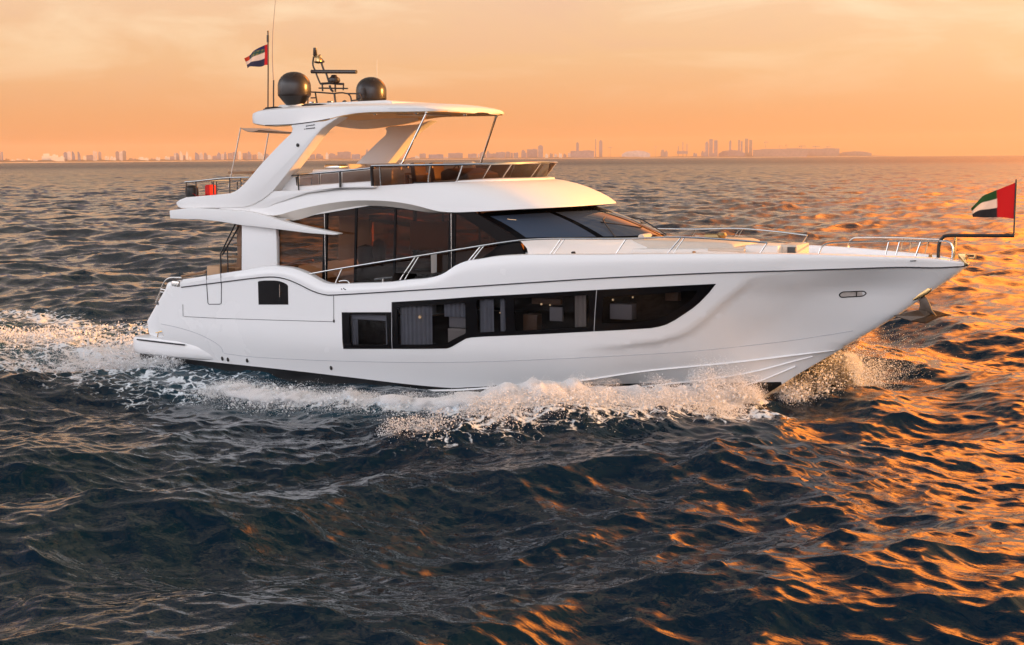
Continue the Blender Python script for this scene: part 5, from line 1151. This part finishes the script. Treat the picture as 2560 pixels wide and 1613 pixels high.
def spray_mat(name, colr, trans, clear):
    m_ = bpy.data.materials.new(name); m_.use_nodes = True; t_ = m_.node_tree; t_.nodes.clear()
    d = t_.nodes.new('ShaderNodeBsdfDiffuse'); d.inputs[0].default_value = (*colr, 1); tl = t_.nodes.new('ShaderNodeBsdfTranslucent'); tl.inputs[0].default_value = (*colr, 1)
    a = t_.nodes.new('ShaderNodeMixShader'); a.inputs[0].default_value = trans; t_.links.new(d.outputs[0], a.inputs[1]); t_.links.new(tl.outputs[0], a.inputs[2])
    tr_ = t_.nodes.new('ShaderNodeBsdfTransparent'); b_ = t_.nodes.new('ShaderNodeMixShader')
    lw = t_.nodes.new('ShaderNodeTexCoord'); nz_ = t_.nodes.new('ShaderNodeTexNoise'); nz_.inputs['Scale'].default_value = 14; nz_.inputs['Detail'].default_value = 4; t_.links.new(lw.outputs['Object'], nz_.inputs['Vector'])
    mr = t_.nodes.new('ShaderNodeMapRange'); mr.inputs[1].default_value = .35; mr.inputs[2].default_value = .62; mr.inputs[3].default_value = min(1, clear + .35); mr.inputs[4].default_value = max(0, clear - .3); t_.links.new(nz_.outputs[0], mr.inputs[0])
    t_.links.new(mr.outputs[0], b_.inputs[0]); t_.links.new(a.outputs[0], b_.inputs[1]); t_.links.new(tr_.outputs[0], b_.inputs[2])
    o = t_.nodes.new('ShaderNodeOutputMaterial'); t_.links.new(b_.outputs[0], o.inputs[0]); return m_
SPM = [spray_mat('whitewater', (.92, .93, .94), .22, .08), spray_mat('droplets', (.95, .95, .95), .38, .0)]
def along(line, u):
    """points on a polyline at parameter u (0..1 by vertex)"""
    L_ = np.array(line); t_ = np.clip(u, 0, .9999) * (len(L_) - 1); i = t_.astype(int); f_ = (t_ - i)[:, None]
    return L_[i] * (1 - f_) + L_[i + 1] * f_, L_[i + 1] - L_[i]
def plume(line, n, us, spread, hts, lean, rmin, rmax, power=2.0, clump=1.3, seed=0, out=0.0):
    """clumped cloud of blobs over a line; hts: height at params us; lean pushes high ones outward"""
    u = rng.random(n * 3); dens = vnoise(u * 26 + seed, u * 0 + seed * 1.7, seed + 40); keep = rng.random(n * 3) < np.clip(dens * clump, .08, 1); u = u[keep][:n]; n = len(u)
    u = us[0] + (us[-1] - us[0]) * u
    p, d = along(line, u); d = d / np.linalg.norm(d, axis=1)[:, None]; nn = np.stack([d[:, 1], -d[:, 0]], -1); nn *= np.where((nn[:, 1] * np.sign(p[:, 1] + 1e-9)) < 0, -1, 1)[:, None]
    H_ = np.interp(u, us, hts) * (0.45 + 1.1 * vnoise(u * 60, u * 0 + 3.3 + seed, seed + 7))
    hh = rng.random(n) ** power * H_
    lat = rng.normal(size=n) * np.interp(u, us, spread) * (0.7 + 0.6 * hh / np.maximum(H_, .05)) + lean * hh + out
    xy = p + nn * lat[:, None] + rng.normal(size=(n, 2)) * .05
    z = sea_h(xy[:, 0], xy[:, 1]) + hh - .03
    r = rmin * (rmax / rmin) ** (rng.random(n) ** 1.6)
    return np.stack([xy[:, 0], xy[:, 1], z], -1), r
def whitewater(name, label, specs):
    sets = []
    for kind, sp in specs:
        c, r = sp
        sets.append((ICO_V, ICO_F, c, r, .38, .20, 0) if kind == 'lump' else (OCT_V, OCT_F, c, r, .3, .0, 1))
    o = link(name, scatter_mesh(name, sets, SPM)); tag(o, label, 'spray', kind='stuff'); return o
def mirror_y(l): return [(x, -y) for x, y in l]
def mist_mat(name, dens, scale):
    m_ = bpy.data.materials.new(name); m_.use_nodes = True; t_ = m_.node_tree; t_.nodes.clear()
    tcx = t_.nodes.new('ShaderNodeTexCoord'); n1_ = t_.nodes.new('ShaderNodeTexNoise'); n1_.inputs['Scale'].default_value = scale; n1_.inputs['Detail'].default_value = 5; n1_.inputs['Roughness'].default_value = .62; t_.links.new(tcx.outputs['Object'], n1_.inputs['Vector'])
    mr = t_.nodes.new('ShaderNodeMapRange'); mr.interpolation_type = 'SMOOTHSTEP'
    for i, q in enumerate((.38, .66, 0.0, dens)): mr.inputs[i + 1].default_value = q
    t_.links.new(n1_.outputs[0], mr.inputs[0]); v_ = t_.nodes.new('ShaderNodeVolumePrincipled'); v_.inputs['Color'].default_value = (.985, .985, .99, 1); v_.inputs['Anisotropy'].default_value = 0.0
    t_.links.new(mr.outputs[0], v_.inputs['Density']); o = t_.nodes.new('ShaderNodeOutputMaterial'); t_.links.new(v_.outputs[0], o.inputs['Volume']); return m_
MIST = mist_mat('spray_mist', 34.0, 2.4); MIST2 = mist_mat('thin_spray_mist', 7.0, 2.4)
def mist(name, label, line, us, ws, hs, out=0.0, mat=None):
    rows = []; n = 70
    for i in range(n):
        u = us[0] + (us[-1] - us[0]) * i / (n - 1); p, d = along(line, np.array([u])); d = d[0] / np.linalg.norm(d[0]); p = p[0]; nn = np.array([d[1], -d[0]])
        if nn[1] * p[1] < 0: nn = -nn
        en = math.sin(math.pi * min(1, max(0.0, (i + .3) / (n - .4)))) ** .5
        w = np.interp(u, us, ws) * en * (.75 + .5 * vnoise(np.array([u * 31.0]), np.array([1.5]), 5)[0]); h = np.interp(u, us, hs) * en * (.55 + .9 * vnoise(np.array([u * 37.0]), np.array([7.5]), 15)[0])
        z0 = float(sea_h(np.array([p[0]]), np.array([p[1]]))[0]); ring = []
        for k in range(16):
            a = 2 * math.pi * k / 16; q = p + nn * (w * math.cos(a) + out + .25 * h * max(0, math.sin(a))); ring.append((q[0], q[1], z0 + (h * math.sin(a) if math.sin(a) > 0 else .10 * math.sin(a))))
        rows.append(ring)
    mb = MB(); mb.grid(rows, closed=True); mb.f += [tuple(range(16)), tuple(range(len(mb.v) - 1, len(mb.v) - 17, -1))]; mb.m += [0, 0]
    o = mb.build(name, mat or MIST, None, ang=180); tag(o, label, 'mist', kind='stuff'); return o
B1 = CREST[0:8]; B2 = CREST[6:10]; B3 = OUTER[0:6]
whitewater('bow_spray', 'white and orange lit spray bursting along the starboard bow wave', [
    ('lump', plume(B1, 5000, [0, .08, .25, .5, .75, 1], [.12, .22, .34, .42, .36, .25], [.18, .36, .36, .28, .18, .12], .35, .010, .04, 1.3, 1.5, 1)),
    ('drop', plume(B1, 120000, [0, .08, .25, .5, .75, 1], [.15, .34, .55, .60, .50, .3], [.35, .72, .66, .45, .30, .2], .45, .003, .011, 1.7, 1.4, 1)),
    ('drop', plume([(19.0, -.5), (18.4, -1.3), (17.6, -2.0)], 9000, [0, .5, 1], [.18, .25, .3], [.5, 1.0, .85], .2, .004, .015, 1.1, 1.5, 2)),
    ('lump', plume(B3, 900, [.15, .4, .7, .9], [.2, .3, .35, .3], [.12, .2, .25, .2], .3, .008, .03, 1.5, 1.4, 3)),
    ('drop', plume(B3, 26000, [.05, .3, .6, .8, .95], [.3, .45, .6, .6, .5], [.25, .4, .45, .4, .3], .3, .004, .017, 1.5, 1.5, 3, -.35))])
whitewater('bow_spray', 'golden sunlit spray flung off the far side of the stem', [
    ('lump', plume([(19.35, .35), (19.9, 1.5), (20.1, 2.6), (20.1, 3.6)], 12000, [0, .4, .8, 1], [.2, .35, .45, .4], [.3, .75, .85, .4], .3, .006, .026, 1.2, 1.5, 4)),
    ('drop', plume([(19.3, .3), (20.0, 1.6), (20.4, 3.2), (20.3, 5.2)], 40000, [0, .4, .8, 1], [.25, .5, .65, .6], [.4, 1.25, 1.45, .7], .3, .004, .013, 1.5, 1.5, 5))])
whitewater('side_foam', 'tumbling white foam crest running abreast of the saloon windows', [
    ('lump', plume(B2, 3000, [0, .35, .7, 1], [.16, .26, .34, .28], [.07, .11, .16, .10], .3, .010, .035, 1.3, 1.6, 6)),
    ('drop', plume(B2, 40000, [0, .35, .7, 1], [.3, .4, .5, .4], [.12, .2, .26, .2], .4, .003, .011, 1.7, 1.5, 6))])
whitewater('stern_foam', 'churned white propeller wash behind the bathing platform', [
    ('lump', plume([(-.6, -2.2), (-1.5, .3), (-3.0, 2.4)], 1800, [0, .5, 1], [.6, .8, .8], [.22, .30, .3], .2, .010, .04, 1.3, 1.5, 8)),
    ('lump', plume([(-3.0, 1.6), (-6, .8), (-9, .6), (-13, 1.4)], 2500, [0, .4, 1], [1.0, 1.3, 1.4], [.25, .32, .2], .2, .010, .045, 1.3, 1.5, 9)),
    ('lump', plume([(1.8, -2.9), (.6, -2.9), (-1.5, -3.3), (-4, -3.9), (-8, -4.8)], 1500, [0, .3, 1], [.18, .3, .45], [.18, .26, .15], .3, .010, .035, 1.3, 1.5, 10)),
    ('drop', plume([(2.0, -2.9), (.6, -2.9), (-1.5, -2.5), (-4, -1.0), (-9, .6)], 40000, [0, .3, 1], [.3, .6, 1.2], [.25, .45, .4], .3, .004, .012, 1.6, 1.5, 11))])
mist('bow_mist', 'soft white mist along the starboard bow wave', B1, [.02, .15, .3, .5, .75, 1], [.22, .38, .55, .62, .55, .4], [.25, .44, .42, .36, .24, .15])
mist('bow_mist', 'glowing mist off the far side of the stem', [(19.3, .3), (19.9, 1.5), (20.2, 3.0), (20.2, 4.4)], [0, .4, .8, 1], [.25, .5, .6, .5], [.5, .95, 1.0, .5], mat=MIST2)
mist('side_mist', 'thin mist over the foam crest beside the hull', B2, [0, .4, .75, 1], [.35, .42, .55, .4], [.06, .09, .16, .14])
# ------------------------------------------------------------ far shore and skyline
def far(px, d):
    """ground point at image column px, d metres out"""
    r_ = FWD + RGT * ((px - IW / 2) / FPX); a = math.atan2(r_.y, r_.x); return Vector((CAM.x + d * math.cos(a), CAM.y + d * math.sin(a), 0)), a
def dist(px): return float(np.interp(px, [-700, 0, 300, 640, 1240, 1700, 2240, 2500], [6500, 6200, 7600, 10500, 11500, 12500, 13500, 14000]))
def hor(px): return float(np.interp(px, [132.3, 2422.3], [403.57, 388.45]) if 132 <= px <= 2422 else 403.57 - (px - 132.3) * .0066)
BM = [material('pale_facade', (.75, .62, .55), .7, noise=(.05, .3)), material('grey_facade', (.38, .30, .30), .6, noise=(.05, .3)), material('blue_glass_facade', (.30, .28, .33), .3, noise=(.04, .3)), material('cream_facade', (.85, .72, .58), .8, noise=(.05, .2)), material('concrete', (.40, .31, .27), .8, noise=(.05, .3))]
sand = material('sand', (.62, .48, .34), .95, noise=(.02, .3)); scrub = material('dry_ground', (.22, .17, .13), .95, noise=(.01, .4))
rows = []; rng2 = random.Random(4)
pxs = np.arange(-1500, 2271, 15.0)
for px in pxs:
    d = dist(px) - 40; tp_ = ss((2265 - px) / 120)
    r_ = []
    for k, (dd, z) in enumerate(((0, -1.0), (25, 1.2), (90, 3.0 + 1.5 * rng2.random()), (400, 5 + 5 * rng2.random() + 5 * tp_), (1500, 9))):
        p, a = far(px, d + dd); r_.append((p.x, p.y, (z if k else -1.0) * (tp_ * .9 + .1)))
    rows.append(r_)
mb = MB(); mb.grid(rows); o = mb.build('shore', [sand, scrub], None, ang=180); tag(o, 'low sandy far shore under the hazy skyline', 'shore', kind='structure')
for p in o.data.polygons:
    if p.index % 4 >= 2: p.material_index = 1
def building(px0, px1, ytop, kind, mi, lab, grp, dd=0.0):
    pc = (px0 + px1) / 2; D = dist(pc) + 180 + dd; p, a = far(pc, D); k = D / FPX; w = (px1 - px0) * k; h = max(6, (hor(pc) - ytop) * k + 6.3); dp = max(w * .8, 14)
    mb = MB(); M_ = Matrix.Translation(p) @ Matrix.Rotation(a - math.pi / 2, 4, 'Z')
    def bx_(x, y, z0, z1, wx, wy): mb.box((x, y, (z0 + z1) / 2), (wx, wy, z1 - z0))
    name = 'building'; cat = 'building'
    if kind == 'tower': bx_(0, 0, 0, h * .93, w, dp); bx_(0, 0, h * .93, h, w * .55, dp * .55)
    elif kind == 'spire': bx_(0, 0, 0, h * .72, w, dp); bx_(0, 0, h * .72, h * .88, w * .6, dp * .6); bx_(0, 0, h * .88, h, w * .16, w * .16)
    elif kind == 'slab': bx_(0, 0, 0, h, w, dp * .6); bx_(w * .2, 0, h, h + .05 * h, w * .3, dp * .3)
    elif kind == 'step': bx_(0, 0, 0, h * .7, w, dp); bx_(-w * .1, 0, h * .7, h * .9, w * .7, dp * .8); bx_(-w * .15, 0, h * .9, h, w * .35, dp * .5)
    elif kind == 'sail':
        mb.prism([(-w / 2, 0), (w / 2, 0), (w / 2, h * .55), (w * .25, h * .82), (-w * .3, h), (-w / 2, h * .9)], -dp / 2, dp / 2)
    elif kind == 'twin': bx_(-w * .27, 0, 0, h, w * .40, dp); bx_(w * .29, 0, 0, h * .93, w * .40, dp); bx_(0, 0, 0, h * .25, w, dp * 1.1)
    elif kind == 'dome':
        bx_(0, 0, 0, h * .35, w, dp); mb.lathe([(w * .5 * math.cos(t_), h * .35 + h * .65 * math.sin(t_)) for t_ in np.linspace(0, math.pi / 2, 9)], (0, 0, 0), 20)
    elif kind == 'low':
        bx_(0, 0, 0, h * .75, w, dp); bx_(-w * .2, 0, h * .75, h, w * .4, dp * .6); bx_(w * .3, 0, h * .75, h * .9, w * .2, dp * .5)
    elif kind == 'hall': mb.prism([(-w / 2, 0), (w / 2, 0), (w / 2, h * .6), (w * .3, h * .9), (0, h), (-w * .35, h * .85), (-w / 2, h * .5)], -dp / 2, dp / 2)
    elif kind == 'chimney': name = 'chimney'; cat = 'chimney'; mb.lathe([(w * .5, 0), (w * .38, h * .6), (w * .33, h), (0, h)], (0, 0, 0), 14)
    elif kind == 'crane':
        name = 'tower_crane'; cat = 'crane'; t_ = max(2.5, w * .08); bx_(0, 0, 0, h, t_, t_); bx_(w * .15, 0, h * .92, h * .92 + t_, w, t_); bx_(-w * .3, 0, h * .86, h * .92, w * .12, t_ * 1.4)
    elif kind == 'rig':
        name = 'jackup_rig'; cat = 'rig'; bx_(0, 0, h * .25, h * .42, w, dp)
        for x, hh in ((-.38, .75), (.05, 1.0), (.42, .9)): bx_(x * w, 0, 0, h * hh, max(3, w * .07), max(3, w * .07))
    mb.v = [tuple(M_ @ Vector(v)) for v in mb.v]
    o = mb.build(name, BM[mi], None); tag(o, lab, cat, grp); return o
ZA = lambda u, v: (u / 3.7625, 330 + v / 3.7625)
ZB = lambda u, v: (640 + u / 3.7625, 330 + v / 3.7625)
ZC = lambda u, v: (1240 + u / 2.408, 320 + v / 2.408)
def many(Zf_, lst, lab, grp):
    for i, e in enumerate(lst):
        (a, y), (b_, _) = Zf_(e[0], e[2]), Zf_(e[1], e[2]); building(a, b_, y, e[3], e[4], e[5] if len(e) > 5 else lab, grp, (i * 97) % 260)
G1, G2, G3, G4 = 'beachfront buildings at the left of the skyline', 'hazy towers left of the radar arch', 'hazy towers seen through the flybridge', 'industrial skyline over the bow deck'
many(ZA, [(-2, 18, 176, 'tower', 3, 'pale sunlit tower at the very left edge of the skyline'), (66, 103, 187, 'twin', 2, 'pair of blue grey towers standing alone near the left edge'),
          (470, 600, 208, 'low', 3, 'broad terraced cream building on the beach at the left'), (560, 668, 222, 'low', 3, 'lower cream annex beside the broad terraced beach building')]
     + [(20 + 52 * k, 58 + 52 * k, 252 + (k * 7) % 14, 'low', (3, 0, 4)[k % 3]) for k in range(8)], 'small low villa along the bright beach at the left', G1)
many(ZA, [(668, 700, 195, 'tower', 2), (700, 735, 189, 'tower', 0), (745, 772, 186, 'sail', 2), (797, 822, 186, 'sail', 2), (850, 876, 226, 'low', 3), (880, 940, 222, 'slab', 1, 'wide low grey block beside the striped twin towers'), (940, 975, 182, 'twin', 0, 'tall narrow twin towers above the wide low grey block'), (990, 1016, 190, 'tower', 1),
          (1050, 1086, 228, 'low', 3), (1100, 1150, 231, 'low', 3), (1150, 1181, 186, 'tower', 1), (1185, 1214, 190, 'slab', 0), (1212, 1246, 180, 'tower', 4)], 'hazy tower in the second group from the left edge', G1)
many(ZA, [(1270, 1340, 248, 'low', 4), (1362, 1450, 238, 'low', 3, 'wide golden low building on the thin beach strip'), (1470, 1515, 250, 'low', 4), (1522, 1560, 236, 'low', 3), (1605, 1650, 229, 'low', 3)], 'small low building between the two tower groups', G1)
many(ZA, [(1655, 1690, 232, 'slab', 1), (1690, 1708, 200, 'tower', 0), (1712, 1740, 196, 'sail', 2), (1745, 1772, 182, 'sail', 3), (1800, 1823, 182, 'spire', 3), (1776, 1796, 222, 'slab', 1), (1830, 1852, 231, 'low', 3), (1885, 1925, 194, 'sail', 2), (1926, 1960, 190, 'spire', 0), (1968, 2002, 196, 'step', 1), (2004, 2042, 214, 'sail', 3), (2048, 2088, 226, 'slab', 1), (2090, 2126, 188, 'spire', 2), (2130, 2152, 208, 'tower', 0), (2155, 2178, 184, 'spire', 2),
          (2190, 2232, 202, 'slab', 1), (2235, 2280, 193, 'slab', 1), (2290, 2314, 185, 'tower', 3), (2328, 2370, 202, 'slab', 1), (2372, 2410, 186, 'step', 2)], 'hazy sunlit tower behind the awning poles', G2)
many(ZB, [(10, 50, 215, 'slab', 1), (60, 110, 188, 'sail', 3), (115, 160, 205, 'tower', 1), (170, 230, 215, 'slab', 1), (240, 300, 205, 'step', 1), (320, 400, 220, 'slab', 0)], 'hazy block partly behind the radar arch', G2)
many(ZB, [(415, 512, 198, 'dome', 3, 'pale rounded domed building just right of the radar arch'), (540, 592, 214, 'slab', 1), (600, 666, 205, 'step', 1), (688, 716, 190, 'spire', 3), (715, 800, 202, 'step', 1), (800, 922, 190, 'slab', 1, 'widest flat topped block under the hardtop opening'), (930, 1010, 212, 'slab', 2), (1062, 1086, 158, 'spire', 2), (1086, 1112, 205, 'tower', 2), (1020, 1058, 222, 'slab', 1), (1130, 1200, 215, 'slab', 1), (1220, 1300, 205, 'step', 1)], 'hazy block seen under the hardtop opening', G3)
many(ZB, [(1480, 1518, 238, 'slab', 1), (1520, 1560, 222, 'sail', 3), (1560, 1618, 205, 'slab', 1), (1645, 1782, 213, 'slab', 2, 'wide low lavender block between the two hardtop struts'), (1785, 1826, 235, 'spire', 0), (1826, 1962, 200, 'slab', 1, 'broad tall block just left of the forward hardtop strut'), (2010, 2090, 206, 'slab', 1), (2100, 2116, 205, 'tower', 0), (2120, 2176, 190, 'step', 1), (2182, 2212, 174, 'spire', 1), (2212, 2270, 205, 'slab', 1), (2270, 2352, 192, 'slab', 1), (2360, 2400, 186, 'tower', 1)], 'hazy grey block above the flybridge windscreen', G3)
many(ZC, [(52, 64, 150, 'slab', 1), (66, 90, 144, 'tower', 1), (94, 108, 150, 'tower', 1), (112, 140, 150, 'slab', 1), (158, 189, 133, 'step', 1), (192, 255, 130, 'slab', 1), (258, 287, 105, 'tower', 1, 'tallest grey tower at the front end of the flybridge screen')], 'hazy grey block above the flybridge windscreen', G3)
many(ZC, [(300 + 27 * k, 318 + 27 * k, 156 - (k * 5) % 9, 'low', (3, 1, 0)[k % 3]) for k in range(6)], 'small pale waterfront building between tower and works', G4)
many(ZC, [(450, 590, 139, 'slab', 1, 'long low works building with a tower at its end'), (484, 500, 88, 'tower', 1, 'slim square tower on the long works building'), (596, 605, 68, 'chimney', 1, 'thin tall chimney left of the slab tower'), (620, 639, 75, 'tower', 1, 'slender slab tower right of the thin chimney'), (672, 700, 113, 'crane', 4, 'lone tower crane right of the slender slab tower'),
          (755, 922, 137, 'hall', 0, 'wide pale hall with a sweeping roof on the water'), (945, 966, 110, 'crane', 4, 'small crane just right of the sweeping roofed hall'), (985, 1027, 132, 'low', 4, 'low block right of the small crane'), (1082, 1146, 86, 'rig', 1, 'offshore rig with three thin legs standing apart'), (1178, 1202, 150, 'low', 1, 'tiny dark block between the rig and tall towers'),
          (1226, 1252, 139, 'low', 1, 'low annex left of the paired tall towers'), (1250, 1268, 85, 'tower', 1, 'narrower left tower of the joined tall pair'), (1272, 1323, 70, 'twin', 1, 'broad tall tower of the joined pair'), (1330, 1482, 134, 'hall', 1, 'long humped hall below the two thin towers'), (1392, 1404, 77, 'tower', 1, 'thin dark tower rising over the humped hall'), (1444, 1471, 75, 'twin', 1, 'twin thin towers at the right of the humped hall'), (1484, 1528, 68, 'twin', 4, 'tall pair of towers right of the humped hall'),
          (1534, 1602, 133, 'slab', 4, 'low flat block leading to the long quay'), (1595, 1622, 82, 'crane', 4, 'tall thin crane at the start of the long quay'), (1590, 1850, 128, 'slab', 4, 'long low quay building, left half'), (1850, 2042, 127, 'slab', 4, 'long low quay building, right half'), (1680, 1704, 106, 'crane', 4), (1720, 1740, 100, 'crane', 4), (1800, 1840, 108, 'crane', 4), (1880, 1925, 110, 'crane', 4), (1960, 1990, 112, 'crane', 4), (2044, 2232, 142, 'hall', 4, 'low dark headland shed at the right end of the skyline')], 'small crane over the long quay building', G4)

# ------------------------------------------------------------ evening haze over the water
hz_ = MB(); hz_.box((0, 0, 124), (34000, 34000, 252)); ho = hz_.build('haze', bpy.data.materials.new('haze_air'), None, ang=180); tag(ho, 'thin warm evening haze over the sea', 'haze', kind='stuff')
hm = ho.data.materials[0]; hm.use_nodes = True; t_ = hm.node_tree; t_.nodes.clear(); pv = t_.nodes.new('ShaderNodeVolumePrincipled'); ov = t_.nodes.new('ShaderNodeOutputMaterial'); t_.links.new(pv.outputs[0], ov.inputs['Volume'])
pv.inputs['Color'].default_value = (.98, .74, .58, 1); pv.inputs['Density'].default_value = 0.000034; pv.inputs['Anisotropy'].default_value = 0.2
